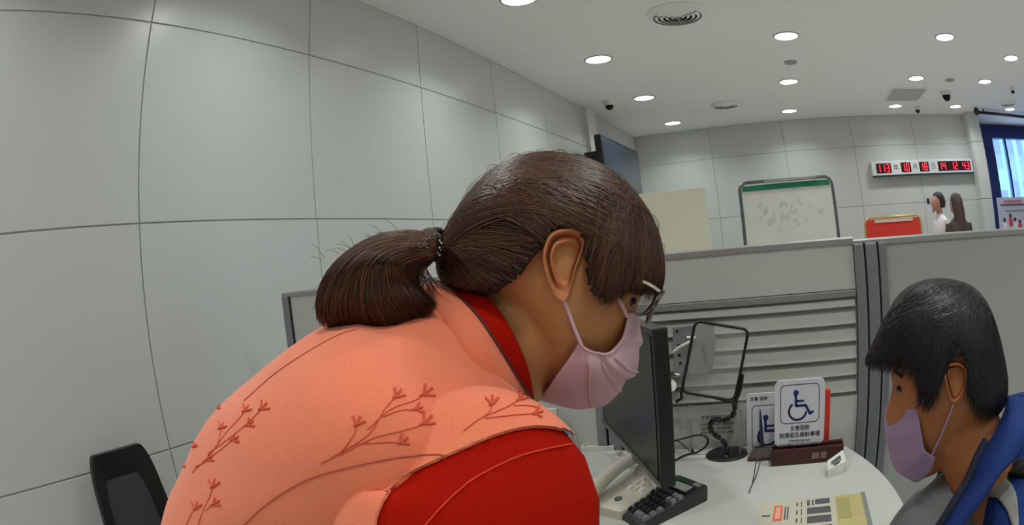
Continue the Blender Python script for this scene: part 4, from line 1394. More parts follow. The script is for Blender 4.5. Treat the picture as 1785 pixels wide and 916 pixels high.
# mask
mg = [
    [(1097, 546, .037), (1104, 545, .028), (1110, 549, .015), (1113, 555, 0)],
    [(1086, 588, .048), (1098, 592, .040), (1109, 598, .022), (1114, 604, 0)],
    [(1064, 615, .058), (1078, 630, .050), (1092, 642, .030), (1103, 645, 0)],
    [(1040, 616, .062), (1050, 648, .055), (1062, 672, .036), (1072, 686, 0)],
    [(1022, 609, .064), (1018, 650, .059), (1014, 686, .040), (1015, 713, 0)],
    [(1008, 599, .064), (986, 636, .060), (958, 672, .044), (937, 698, 0)],
]
G3 = np.array([[list(F.L(p[0], p[1], p[2])) + [p[2]] for p in r] for r in mg])
rows = cr_interp(G3.reshape(len(mg), -1), 14).reshape(-1, 4, 3)
full = []
for ri, r in enumerate(rows):
    near = cr_interp(r, 8)
    v = ri / (len(rows) - 1)
    for ci in range(len(near)):
        u = ci / (len(near) - 1)
        sw = (v * 3.6 + 0.25 * u) % 1.0
        pl_ = 0.011 * (sw if sw < 0.82 else (1 - sw) * 4.5) * math.sin(PI * min(1, v * 1.02)) * (0.35 + 0.65 * u) + 0.0012 * math.sin(7 * u + 9 * v)
        near[ci, 2] += pl_ * (1 - u * u) * 0.8
        near[ci, 0] += pl_ * 0.6 * u
        near[ci, 1] -= pl_ * 0.4 * u
    far = near[:-1][::-1].copy(); far[:, 2] *= -1
    full.append(np.vstack([near, far]))
mb = MB()
mb.rings([[F.W(*p) for p in r] for r in full], close=False, cap=False)
mask = mb.build('face_mask', M_MASK, t, smooth=True)
for p_ in mask.data.polygons: p_.use_smooth = True
md = mask.modifiers.new('thick', 'SOLIDIFY'); md.thickness = 0.0012
def ptube(F, pl_, r, name, m, parent, sub=5):
    return smooth_tube([F.P(*p) for p in pl_], r, name, m, parent, n=6, sub=sub)
ptube(F, [(1014, 604, .067), (1002, 575, .068), (992, 548, .069), (983, 524, .071), (970, 505, .070)], 0.0017, 'ear_loop', M_MASK, mask)
ptube(F, [(1093, 552, .043), (1083, 530, .054), (1070, 505, .068), (1056, 482, .078), (1050, 472, .079)], 0.0017, 'ear_loop', M_MASK, mask)
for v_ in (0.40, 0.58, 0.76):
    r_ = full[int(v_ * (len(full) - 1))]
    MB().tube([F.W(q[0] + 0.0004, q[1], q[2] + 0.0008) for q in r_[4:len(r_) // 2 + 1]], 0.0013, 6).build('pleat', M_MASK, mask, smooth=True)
edge = [F.W(*r[0]) for r in full]
MB().tube(edge, 0.0012, 6).build('edge_seam', M_MASK, mask, smooth=True)

# glasses
M_GFR = mat('gold_black_glasses', (70, 58, 44), rough=0.25, metal=0.6)
gl = thing('glasses_holder_tmp', (0, 0, 0), 'x', 'x')
bpy.data.objects.remove(gl)
def lens_ring(nc, tilt):
    # lens lies roughly perpendicular to the face direction
    c = F.L(1139, 527)
    pts = []
    up_ = np.array([F.L(1153, 500)[0] - F.L(1122, 562)[0], F.L(1153, 500)[1] - F.L(1122, 562)[1]])
    hh_ = np.linalg.norm(up_) / 2 * 0.92; up_ /= np.linalg.norm(up_)
    for a in np.linspace(0, 2 * PI, 28, endpoint=False):
        q = c + up_ * hh_ * 0.85 * math.sin(a)
        # curved wrap: outer side sits further back
        nn_ = nc + 0.024 * math.cos(a)
        bk = -0.010 * (abs(nn_) / 0.055) ** 2
        pts.append(F.W(q[0] + bk * 1.4 + 0.002, q[1] + bk * 0.4, nn_))
    return pts
rims = MB()
lens = MB()
for nc in (0.033, -0.033):
    lp = lens_ring(nc, 0)
    rims.tube(lp + [lp[0], lp[1]], 0.0013, 8, cap=False)
    cc_ = sum(lp, Vector()) / len(lp)
    lens.rings([lp, [p + Vector(F.S) * 0.0012 for p in lp]])
gfr = rims.build('glasses', M_GFR, t, smooth=True)
lens.build('lens', mat('glasses_lens', (170, 176, 190), rough=0.03, alpha=0.3, spec=0.9), gfr)
br = F.L(1149, 508)
MB().tube([F.W(br[0], br[1], 0.010), F.W(br[0] + 0.003, br[1] + 0.002, 0), F.W(br[0], br[1], -0.010)], 0.0012, 6).build('bridge', M_GFR, gfr)
ptube(F, [(1150, 508, .056), (1136, 499, .058), (1118, 490, .060), (1085, 478, .060)], 0.0014, 'temple', mat('temple_silver', (190, 184, 170), rough=0.2, metal=0.8), gfr)

# vest torso
vest_secs = [(-0.505, -0.56, 0, 0.125, 0.165), (-0.465, -0.43, 0, 0.11, 0.155), (-0.385, -0.315, 0, 0.105, 0.148), (-0.290, -0.218, 0, 0.115, 0.155), (-0.205, -0.165, 0, 0.118, 0.180), (-0.145, -0.132, 0, 0.112, 0.192), (-0.105, -0.106, 0, 0.098, 0.172), (-0.082, -0.086, 0, 0.082, 0.122), (-0.066, -0.072, 0, 0.070, 0.078)]
vest = loftmesh(F, vest_secs, 'vest', M_CORAL, t, 72, 8, 0.95)
# red sleeves (shirt) : near and far arm
sl = [(-0.095, -0.168, 0.11, 0.07, 0.05), (-0.078, -0.180, 0.140, 0.098, 0.066), (-0.094, -0.228, 0.154, 0.095, 0.065), (-0.090, -0.30, 0.160, 0.079, 0.060), (-0.05, -0.40, 0.15, 0.056, 0.05), (-0.02, -0.445, 0.145, 0.05, 0.046), (0.04, -0.462, 0.13, 0.042, 0.042), (0.10, -0.468, 0.11, 0.036, 0.036)]
sleeve = loftmesh(F, sl, 'sleeve', M_RED, t, 44, 8, 1.0)
sl2 = [(q[0] - 0.045 * (q[1] > -0.42), q[1] - 0.03 * (q[1] > -0.42), -q[2], q[3] * 0.9, q[4] * 0.9) for q in sl]
loftmesh(F, sl2, 'sleeve', M_RED, t, 32, 6, 1.0)
hand(F, (0.10, -0.470, 0.11), (1, -0.10, -0.15), (0, -1, 0), (0, 0, -1), 'hand', M_SKIN, t, 0.95, 0.25)
hand(F, (0.10, -0.470, -0.11), (1, -0.10, 0.15), (0, -1, 0), (0, 0, 1), 'hand', M_SKIN, t, 0.95, 0.25)
# collar of the shirt
cb_ = [(768, 494, .02), (795, 512, .045), (832, 549, .066), (866, 598, .072), (907, 664, .058), (930, 701, .03), (935, 706, 0)]
ct_ = [(800, 488, .02), (828, 505, .045), (862, 530, .060), (893, 578, .066), (920, 640, .056), (931, 692, .03), (936, 700, 0)]
bt_ = [F.L(762, 492), F.L(800, 484)]
def halfring(cl, first):
    q = [list(first) + [0.0]] + [list(F.L(p[0], p[1], p[2])) + [p[2]] for p in cl]
    q = cr_interp(q, 5)
    far = q[1:-1][::-1].copy(); far[:, 2] *= -1
    return [F.W(*p) for p in np.vstack([q, far])]
r0 = halfring(cb_, bt_[0]); r1 = halfring(ct_, bt_[1])
rm = [a * .5 + b * .5 + Vector(F.N) * 0.0 for a, b in zip(r0, r1)]
cs_ = [(742, 500, .022), (772, 530, .052), (808, 572, .074), (842, 616, .080), (885, 678, .066), (915, 712, .035), (922, 716, 0)]
rs_ = halfring(cs_, F.L(738, 502))
cs2 = [(715, 520, .022), (745, 560, .056), (780, 610, .080), (815, 660, .092), (865, 712, .080), (905, 735, .04), (912, 740, 0)]
rs2 = halfring(cs2, F.L(712, 522))
grow = lambda r, k, c: [c + (p - c) * k for p in r]
cr0 = sum(r0, Vector()) / len(r0)
nb_o = MB().rings([rs2, rs_, grow(r0, 1.025, cr0)], True, False).build('vest_neckband', M_CORAL, vest, smooth=True)
md = nb_o.modifiers.new('thick', 'SOLIDIFY'); md.thickness = 0.0015
mb = MB(); mb.rings([grow(rs_, .97, cr0), r0, rm, r1], True, False)
collar = mb.build('collar', M_RED, t, smooth=True)
md = collar.modifiers.new('thick', 'SOLIDIFY'); md.thickness = 0.002
MB().tube([p + Vector(F.N) * 0.0006 for p in grow(r0, 1.02, cr0)[2:34]], 0.0012, 6).build('collar_piping', mat('dark_piping', (90, 34, 28)), collar, smooth=True)

# shoulder panel of the vest, laid over the top of the sleeve
ARMH = [(640, 990), (654, 930), (659, 900), (676, 866), (715, 830), (760, 806), (805, 785), (850, 765), (890, 752), (925, 746), (955, 747), (976, 752), (1000, 764), (1030, 785)]
AC = cr_interp(ARMH, 6)
def shoulder_cap():
    secs_ = [q for q in sl[:5]]
    tmp = MB().rings(loft(F, secs_, 220, 34, 1.0), True, True)
    bm_ = tmp.bm
    bmesh.ops.recalc_face_normals(bm_, faces=bm_.faces)
    bm_.verts.ensure_lookup_table()
    bv_ = BVHTree.FromBMesh(bm_)
    polyA = [tuple(p) for p in AC] + [(1060, 700), (900, 500), (560, 500), (400, 700), (500, 1000)]
    vs, fs, mp = [], [], {}
    keepf = []
    for f in bm_.faces:
        if len(f.verts) > 4: continue
        c_ = f.calc_center_median()
        if in_poly(*proj(c_), polyA) : keepf.append(f)
    kf = set(keepf)
    out_ = bmesh.new()
    cnt = {}
    for f in keepf:
        for e_2 in f.edges:
            cnt[e_2] = cnt.get(e_2, 0) + 1
    bd = set()
    for e_2, n_2 in cnt.items():
        if n_2 == 1:
            bd.update(e_2.verts)
    for f in keepf:
        for v in f.verts:
            if v not in mp:
                co = v.co.copy(); nrm_ = v.normal
                if v in bd:
                    a_2, b_2 = proj(co)
                    dd = np.hypot(AC[:, 0] - a_2, AC[:, 1] - b_2)
                    k_ = int(np.argmin(dd))
                    if dd[k_] < 7 and k_ < 66 and nrm_.dot(Vector(ORG) - co) > 0:
                        best = None
                        for j_ in (k_ - 1, k_):
                            if 0 <= j_ < len(AC) - 1:
                                p_a, p_b = AC[j_], AC[j_ + 1]
                                t_2 = np.clip(((a_2 - p_a[0]) * (p_b - p_a)[0] + (b_2 - p_a[1]) * (p_b - p_a)[1]) / ((p_b - p_a) @ (p_b - p_a)), 0, 1)
                                q_ = p_a + (p_b - p_a) * t_2
                                d_ = np.hypot(q_[0] - a_2, q_[1] - b_2)
                                if best is None or d_ < best[0]: best = (d_, q_)
                        h_ = bv_.ray_cast(Vector(ORG), Vector(ray(*best[1])).normalized())
                        if h_[0] is not None: co = h_[0]; nrm_ = h_[1]
                mp[v] = out_.verts.new(co + nrm_ * 0.0028)
        out_.faces.new([mp[v] for v in f.verts])
    me_ = bpy.data.meshes.new('vest_shoulder')
    out_.to_mesh(me_); out_.free(); bm_.free()
    o_ = link('vest_shoulder', me_, M_CORAL, vest, smooth=True)
    return o_
cap = shoulder_cap()
# embroidery and seams laid on the vest
bpy.context.view_layer.update()
def bvh_of(obj):
    me_ = obj.data
    M_ = Matrix()
    return BVHTree.FromPolygons([v.co.copy() for v in me_.vertices], [tuple(p.vertices) for p in me_.polygons])
def bvh_join(objs):
    V_, P_ = [], []
    for o_ in objs:
        k_ = len(V_)
        V_ += [v.co.copy() for v in o_.data.vertices]
        P_ += [tuple(i + k_ for i in p.vertices) for p in o_.data.polygons]
    return BVHTree.FromPolygons(V_, P_)
vb = bvh_join([vest, cap, nb_o]); sb = bvh_of(sleeve)
def onto(bv, px_, py_, off=0.0006):
    d = Vector(ray(px_, py_)).normalized()
    hit = bv.ray_cast(Vector(ORG), d)
    if hit[0] is None: return None
    nrm = hit[1]
    if nrm.dot(d) > 0: nrm = -nrm
    return hit[0] + nrm * off
def on_line(bv, mb, pts, r, sub=6, off=0.0004):
    pp_ = cr_interp(pts, sub)
    q = [onto(bv, a, b, off) for a, b in pp_]
    run = []
    for v in q + [None]:
        if v is not None and (not run or (v - run[-1]).length < 0.03): run.append(v)
        else:
            if len(run) > 1: mb.tube(run, r, 5)
            run = [v] if v is not None else []
em = MB()
def flower(x, y, s, a0):
    for k in range(3):
        a = a0 + (k - 1) * 0.75
        on_line(vb, em, [(x, y), (x + math.cos(a) * s * .5, y - math.sin(a) * s * .5), (x + math.cos(a) * s, y - math.sin(a) * s)], 0.0010, 3)
    on_line(vb, em, [(x - s * .3, y + s * .1), (x, y - s * .1), (x + s * .3, y - s * .25)], 0.0012, 3)
br_ = [[(560, 808), (590, 792), (615, 762), (622, 742)], [(575, 800), (640, 760), (670, 715), (688, 694)], [(640, 750), (680, 715), (720, 700), (735, 692)], [(590, 795), (650, 765), (700, 752), (735, 742)], [(620, 775), (665, 772), (695, 772)], [(665, 728), (700, 716), (722, 716)],
      [(808, 752), (830, 735), (850, 722), (858, 708)], [(840, 728), (880, 712), (905, 698)], [(845, 730), (890, 725), (930, 722)], [(895, 708), (920, 708), (938, 712)],
      [(335, 825), (365, 795), (395, 755), (425, 722)], [(365, 790), (400, 765), (430, 740), (455, 716)], [(355, 805), (385, 785), (405, 768)], [(380, 775), (385, 755), (385, 748)], [(340, 815), (355, 808), (362, 803)],
      [(345, 916), (355, 890), (368, 862), (372, 850)], [(325, 916), (335, 895), (342, 888)], [(360, 890), (368, 882), (372, 880)],
      [(402, 672), (420, 662), (430, 658)], [(375, 708), (385, 700)]]
for b in br_: on_line(vb, em, b, 0.0004)
for x, y, s, a in ((622, 742, 17, 1.2), (690, 694, 17, 1.0), (738, 690, 20, 0.7), (738, 740, 22, 0.8), (697, 772, 17, 0.6), (724, 714, 13, 0.3), (858, 706, 16, 1.6), (906, 698, 16, 1.0), (932, 722, 14, 0.3), (427, 718, 13, 1.0), (456, 714, 15, 0.8), (432, 742, 13, 0.6), (385, 748, 12, 1.1), (406, 768, 12, 0.5), (362, 802, 12, 0.6), (372, 850, 15, 1.4), (373, 880, 12, 0.6), (342, 888, 13, 1.4), (430, 657, 8, 0.6), (409, 676, 6, 0.6), (378, 712, 7, 0.6), (338, 780, 7, 1.0), (318, 815, 6, 1.0)):
    flower(x, y, s, a)
pipe = MB()
on_line(sb, pipe, [tuple(p) for p in ARMH[1:12]], 0.0016, 10, 0.0022)
pipe.build('armhole_piping', M_CORAL, vest, smooth=True, normals=False)
e_o = em.build('embroidery', M_CORALD, vest, normals=False); e_o['kind'] = 'stuff'
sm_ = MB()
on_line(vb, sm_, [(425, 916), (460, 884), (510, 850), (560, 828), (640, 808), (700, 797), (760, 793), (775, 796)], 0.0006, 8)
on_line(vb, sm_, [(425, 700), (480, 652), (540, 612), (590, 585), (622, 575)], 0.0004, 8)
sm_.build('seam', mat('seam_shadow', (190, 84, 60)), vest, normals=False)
sm_ = MB()
on_line(sb, sm_, [(742, 916), (775, 880), (820, 840), (870, 812), (910, 795), (960, 782), (1002, 775)], 0.0007, 8, 0.0010)
sm_.build('seam', M_REDD, sleeve, normals=False)

# trousers and shoes
def trousers(F, secs_l, m, parent, n):
    return loftmesh(F, secs_l, 'trouser_leg', m, parent, 28, 5, 1.0)
for n_ in (0.085, -0.085):
    loftmesh(F, [(-0.50, -0.50, n_, 0.11, 0.085), (-0.51, -0.60, n_, 0.095, 0.085), (-0.50, -0.75, n_, 0.08, 0.075), (-0.49, -0.88, n_, 0.06, 0.058), (-0.50, -1.05, n_, 0.055, 0.055), (-0.51, -1.21, n_, 0.045, 0.045)], 'trouser_leg', M_PANTS, t, 28, 5, 1.0)
    shoe(F, -0.51, n_, 1, M_BLACKM, t)

# ---------------------------------------------------------------- SEATED PERSON on the right
F2 = Frame(1640, 650, 0.75)
t = thing('person', F2.W(0.30, -CAM_Z, 0), 'seated dark-haired person in blue jacket and lilac mask, head bowed', 'person')
M_SKIN2 = mat('tan_skin', (168, 108, 66), rough=0.55, noise=0.06, nscale=40, spec=0.3)
M_HAIR2 = mat('black_hair', (24, 23, 25), rough=0.5, noise=0.2, nscale=120, spec=0.35)
M_STR2 = mat('black_hair_strand', (28, 27, 30), rough=0.45, island=0.5, spec=0.4)
M_MASK2 = mat('lilac_mask', (158, 136, 168), rough=0.85)
M_BLUE = mat('blue_jacket', (28, 54, 116), rough=0.8, noise=0.12, nscale=200, bump=0.2, bscale=700, spec=0.25)
M_NAVYJ = mat('navy_lining', (18, 24, 48), rough=0.8)
M_GRAYB = mat('grey_band', (138, 138, 134), rough=0.7, noise=0.08, nscale=300)
M_TEE = mat('grey_shirt', (112, 112, 114), rough=0.9, noise=0.04, nscale=200)
hc2 = (1655, 650)
so2 = [(1620, 496), (1585, 520), (1562, 560), (1552, 605), (1551, 640), (1556, 670), (1550, 700), (1543, 722), (1548, 742), (1556, 760), (1558, 790), (1572, 822), (1600, 835), (1635, 822), (1665, 790), (1690, 760), (1728, 720), (1745, 670), (1735, 600), (1712, 535), (1670, 500)]
h2b = Blob(F2, so2, hc2, 0.070, narrow=(-0.5, -0.85, 0.0, 0.13, 0.38))
mb = MB()
mb.rings([[F2.W(*p) for p in r] for r in h2b.rings(80, 14)])
mb.rings(loft(F2, [(0.02, -0.215, 0, 0.05, 0.048), (0.05, -0.25, 0, 0.052, 0.052), (0.078, -0.29, 0, 0.055, 0.058), (0.10, -0.34, 0, 0.06, 0.065), (0.13, -0.40, 0, 0.06, 0.08)], 30, 5, 1.0))
mb.rings(loft(F2, [(0.13, -0.38, 0, 0.06, 0.10), (0.18, -0.55, 0, 0.09, 0.13), (0.26, -0.75, 0, 0.10, 0.14)], 24, 4, 1.0))
fuse(mb.build('body', M_SKIN2, t, smooth=True), 0.0032)
ear2 = [(1644, 640), (1652, 632), (1668, 630), (1682, 638), (1686, 655), (1681, 680), (1670, 698), (1660, 702), (1655, 690), (1650, 670)]
ear(F2, ear2[::-1], (1668, 664), 0.068, t, 1, M_SKIN2)
ear(F2, ear2[::-1], (1668, 664), 0.068, t, -1, M_SKIN2)
for sg in (1, -1):
    q = F2.L(1566, 676, 0.03)
    MB().ball(F2.W(q[0] + 0.006, q[1], 0.034 * sg), 0.0075, (1.2, 1, .6)).build('eye', MATS['eye_dark'], t, smooth=True)
    MB().tube([F2.W(q[0] - 0.007, q[1] + 0.016, 0.018 * sg), F2.W(q[0] - 0.006, q[1] + 0.020, 0.035 * sg), F2.W(q[0] + 0.006, q[1] + 0.017, 0.05 * sg)], 0.002, 6).build('eyebrow', M_HAIR2, t)
ho2 = [(1640, 486), (1600, 492), (1568, 512), (1545, 548), (1525, 590), (1508, 628), (1520, 650), (1560, 700), (1620, 740), (1690, 745), (1735, 722), (1752, 700), (1757, 665), (1748, 610), (1735, 562), (1718, 524), (1690, 497)]
h2h = Blob(F2, ho2, hc2, 0.082, narrow=(-0.9, -0.2, 0.03, 0.13, 0.35))
skp2 = [(1480, 638), (1555, 636), (1598, 634), (1600, 664), (1610, 690), (1632, 690), (1640, 640), (1650, 628), (1670, 624), (1688, 636), (1690, 662), (1684, 690), (1698, 706), (1720, 716), (1738, 718), (1735, 820), (1500, 860)]
rs = h2h.rings(130, 28)
bm = bmesh.new()
vv = [[bm.verts.new(F2.W(*p)) for p in r] for r in rs]
cut = {}
nth = len(rs[0])
for j, r in enumerate(rs):
    for k, p in enumerate(r):
        px_, py_ = proj(F2.W(p[0], p[1], abs(p[2])))
        cut[(j, k)] = in_poly(px_, py_, skp2)
for j in range(len(rs) - 1):
    for k in range(nth):
        k2 = (k + 1) % nth
        q = [(j, k), (j, k2), (j + 1, k2), (j + 1, k)]
        if sum(cut[i] for i in q) >= 2: continue
        bm.faces.new([vv[a][b] for a, b in q])
bmesh.ops.delete(bm, geom=[v for v in bm.verts if not v.link_faces], context='VERTS')
bmesh.ops.recalc_face_normals(bm, faces=bm.faces)
me = bpy.data.meshes.new('hair'); bm.to_mesh(me); bm.free()
hair2 = link('hair', me, M_HAIR2, t, smooth=True)
md = hair2.modifiers.new('thick', 'SOLIDIFY'); md.thickness = 0.006; md.offset = -1
F_save = F
F = F2
paths, radii = [], []
e2 = np.array([(1506, 632), (1520, 636), (1540, 632), (1560, 630), (1585, 630), (1602, 640), (1606, 685), (1625, 688), (1640, 650), (1690, 680), (1700, 706), (1725, 716), (1748, 706), (1755, 690)], float)
for i in range(1700):
    sgn = 1 if rng.random() < 0.8 else -1
    a = rng.random() * 12.99
    e_ = e2[int(a)] + (e2[int(a) + 1] - e2[int(a)]) * (a % 1) + rng.normal(0, 4, 2)
    st = np.array([1665, 520]) + rng.normal(0, 1, 2) * np.array([24, 18])
    f_ = (a / 13 - 0.5) * 2
    out_ = np.array([0.03 * f_, 0.018])
    P0, E_ = px2(st), px2(e_)
    paths.append(drape(h2h, P0, P0 * .66 + E_ * .34 + out_, P0 * .33 + E_ * .67 + out_ * .8, E_, sgn, rng.uniform(0.0002, 0.002), 12))
    radii.append(rng.uniform(0.0004, 0.0008))
EARP2 = [(1642, 644), (1652, 630), (1670, 628), (1684, 640), (1686, 660), (1678, 686), (1662, 702), (1646, 690)]
keep = [i for i, p in enumerate(paths) if clear_of(p, EARP2)]
hs2 = strands('hair_strands', [paths[i] for i in keep], [radii[i] for i in keep], M_STR2, hair2); hs2['kind'] = 'stuff'
# mask of the seated person
mg2 = [
    [(1592, 704, .052), (1575, 702, .042), (1556, 704, .022), (1542, 712, 0)],
    [(1600, 725, .058), (1580, 735, .048), (1556, 740, .026), (1541, 742, 0)],
    [(1606, 755, .058), (1582, 768, .048), (1560, 775, .026), (1547, 780, 0)],
    [(1612, 785, .056), (1592, 805, .045), (1572, 818, .024), (1561, 820, 0)],
    [(1630, 800, .050), (1622, 822, .040), (1606, 838, .022), (1594, 842, 0)],
]
G3 = np.array([[list(F.L(p[0], p[1], p[2])) + [p[2]] for p in r] for r in mg2])
rows = cr_interp(G3.reshape(len(mg2), -1), 6).reshape(-1, 4, 3)
full = []
for ri, r in enumerate(rows):
    near = cr_interp(r, 6); v = ri / (len(rows) - 1)
    near[:, 2] += 0.0012 * math.sin(v * 2 * PI * 3)
    near[-1, 2] = 0
    far = near[:-1][::-1].copy(); far[:, 2] *= -1
    full.append(np.vstack([near, far]))
mk2 = MB().rings([[F.W(*p) for p in r] for r in full], close=False, cap=False).build('face_mask', M_MASK2, t, smooth=True)
for p_ in mk2.data.polygons: p_.use_smooth = True
md = mk2.modifiers.new('thick', 'SOLIDIFY'); md.thickness = 0.0012
ptube(F, [(1596, 708, .056), (1625, 690, .070), (1650, 655, .076)], 0.0014, 'ear_loop', M_MASK2, mk2)
ptube(F, [(1622, 800, .056), (1645, 750, .068), (1662, 705, .072)], 0.0014, 'ear_loop', M_MASK2, mk2)
# grey shirt front, jacket torso, arms
loftmesh(F, [(0.27, -0.80, 0, 0.14, 0.14), (0.16, -0.62, 0, 0.17, 0.15), (0.065, -0.48, 0, 0.15, 0.14), (0.045, -0.41, 0, 0.11, 0.12), (0.060, -0.365, 0, 0.08, 0.09), (0.078, -0.335, 0, 0.058, 0.066)], 'grey_shirt', M_TEE, t, 40, 6, 0.95)
jk = loftmesh(F, [(0.34, -0.80, 0, 0.15, 0.18), (0.30, -0.68, 0, 0.14, 0.18), (0.25, -0.54, 0, 0.135, 0.19), (0.20, -0.43, 0, 0.12, 0.195), (0.165, -0.355, 0, 0.085, 0.18), (0.145, -0.315, 0, 0.06, 0.13), (0.138, -0.295, 0, 0.05, 0.085)], 'jacket', M_BLUE, t, 56, 7, 0.9)
# lapel / collar band: from nape down to the chest on both sides
for sg in (1, -1):
    inn = [(1760, 690, .0), (1738, 745, .050), (1712, 790, .075), (1690, 840, .090), (1660, 890, .105), (1630, 940, .11), (1600, 1000, .11)]
    out = [(1800, 690, .0), (1800, 745, .075), (1775, 790, .100), (1745, 820, .115), (1715, 870, .125), (1670, 930, .13), (1640, 1000, .13)]
    a = cr_interp([list(F.L(*p)) + [p[2]] for p in inn], 5)
    b = cr_interp([list(F.L(*p)) + [p[2]] for p in out], 5)
    if sg < 0: a[:, 2] *= -1; b[:, 2] *= -1
    m2 = (a + b) / 2; m2[:, 2] += 0.006 * sg
    o = MB().rings([[F.W(*p) for p in r] for r in (a, m2, b)], close=False, cap=False).build('lapel', M_BLUE, jk, smooth=True)
    md = o.modifiers.new('thick', 'SOLIDIFY'); md.thickness = 0.006
    a2 = a.copy(); a2[:, 0] -= 0.003; a2[:, 2] -= 0.004 * sg
    MB().tube([F.W(*p) for p in a2[8:]], 0.007, 8).build('lining_edge', M_NAVYJ, jk, smooth=True)
# arms
arm = [(0.150, -0.365, 0.13, 0.065, 0.055), (0.145, -0.39, 0.155, 0.075, 0.062), (0.135, -0.46, 0.175, 0.066, 0.058), (0.12, -0.55, 0.185, 0.058, 0.054), (0.08, -0.62, 0.18, 0.052, 0.05), (0.0, -0.655, 0.15, 0.045, 0.045), (-0.06, -0.665, 0.12, 0.04, 0.04)]
for sg in (1, -1):
    s_o = loftmesh(F, [(q[0], q[1], q[2] * sg, q[3], q[4]) for q in arm], 'sleeve', M_BLUE, t, 36, 6, 1.0)
    hand(F, (-0.06, -0.668, 0.12 * sg), (-1, 0.0, -0.2 * sg), (0, -1, 0), (0, 0, -sg), 'hand', M_SKIN2, t, 1.0, 0.4)
    if sg > 0:
        near_sleeve = s_o
sb2 = bvh_of(near_sleeve); jb2 = bvh_of(jk)
def drape_band(poly_a, poly_b, name, m, parent, off=0.003):
    a = cr_interp(poly_a, 6); b = cr_interp(poly_b, 6)
    rows_ = []
    for q in np.linspace(0, 1, 7):
        row = []
        for u, v in zip(a, b):
            c = u * (1 - q) + v * q
            best = None
            for bv in (sb2, jb2):
                h = onto(bv, c[0], c[1], off)
                if h is not None and (best is None or (h - Vector(ORG)).length < (best - Vector(ORG)).length): best = h
            row.append(best)
        rows_.append(row)
    vs, fs, idx = [], [], {}
    for i, row in enumerate(rows_):
        for j, v in enumerate(row):
            if v is not None: idx[(i, j)] = len(vs); vs.append(v)
    for i in range(len(rows_) - 1):
        for j in range(len(rows_[0]) - 1):
            k = [(i, j), (i, j + 1), (i + 1, j + 1), (i + 1, j)]
            if all(q in idx for q in k):
                fs.append([idx[q] for q in k])
    if not fs: return
    me_ = bpy.data.meshes.new(name); me_.from_pydata([tuple(v) for v in vs], [], fs)
    o_ = link(name, me_, m, parent, smooth=True)
    md_ = o_.modifiers.new('thick', 'SOLIDIFY'); md_.thickness = 0.003; md_.offset = 0
drape_band([(1690, 868), (1715, 846), (1745, 836), (1768, 858), (1775, 900), (1776, 940)], [(1722, 868), (1740, 872), (1755, 892), (1762, 910), (1768, 930), (1770, 950)], 'grey_band', M_GRAYB, near_sleeve)
drape_band([(1752, 812), (1785, 806), (1820, 806)], [(1742, 830), (1785, 836), (1820, 840)], 'black_strap', M_BLACKM, near_sleeve, 0.004)
F2s = F
for n_ in (0.095, -0.095):
    loftmesh(F, [(0.36, -0.775, n_, 0.085, 0.085), (0.22, -0.765, n_, 0.075, 0.08), (0.02, -0.755, n_, 0.062, 0.066), (-0.06, -0.775, n_, 0.06, 0.06), (-0.075, -0.86, n_, 0.055, 0.056), (-0.06, -1.0, n_, 0.052, 0.052), (-0.05, -1.20, n_, 0.042, 0.042)], 'trouser_leg', mat('grey_trousers', (70, 70, 74), rough=0.9), t, 26, 5, 1.0)
    shoe(F, -0.05, n_, -1, M_BLACKM, t)
# chair of the seated person
t = thing('visitor_chair', F.W(0.3, -CAM_Z, 0), 'black visitor chair under the seated person in blue', 'chair')
def FB(s0, z0, n0, s1, z1, n1): 
    p = [F.W(a, b, c) for a in (s0, s1) for b in (z0, z1) for c in (n0, n1)]
    mb = MB(); vs = [mb.bm.verts.new(v) for v in p]
    for f in ((0, 1, 3, 2), (4, 6, 7, 5), (0, 4, 5, 1), (2, 3, 7, 6), (0, 2, 6, 4), (1, 5, 7, 3)): mb.bm.faces.new([vs[i] for i in f])
    return mb
FB(0.08, -0.90, -0.22, 0.50, -0.865, 0.22).build('seat', M_BLACKM, t, bevel=0.012)
FB(0.515, -0.80, -0.21, 0.545, -0.33, 0.21).build('backrest', M_BLACK, t, bevel=0.012)
for s_ in (0.11, 0.52):
    for n_ in (-0.2, 0.2):
        MB().tube([F.W(s_, -0.88 if s_ < 0.3 else -0.5, n_), F.W(s_, -CAM_Z, n_)], 0.012, 10).build('leg', M_BLACK, t, smooth=True)
F = F_save


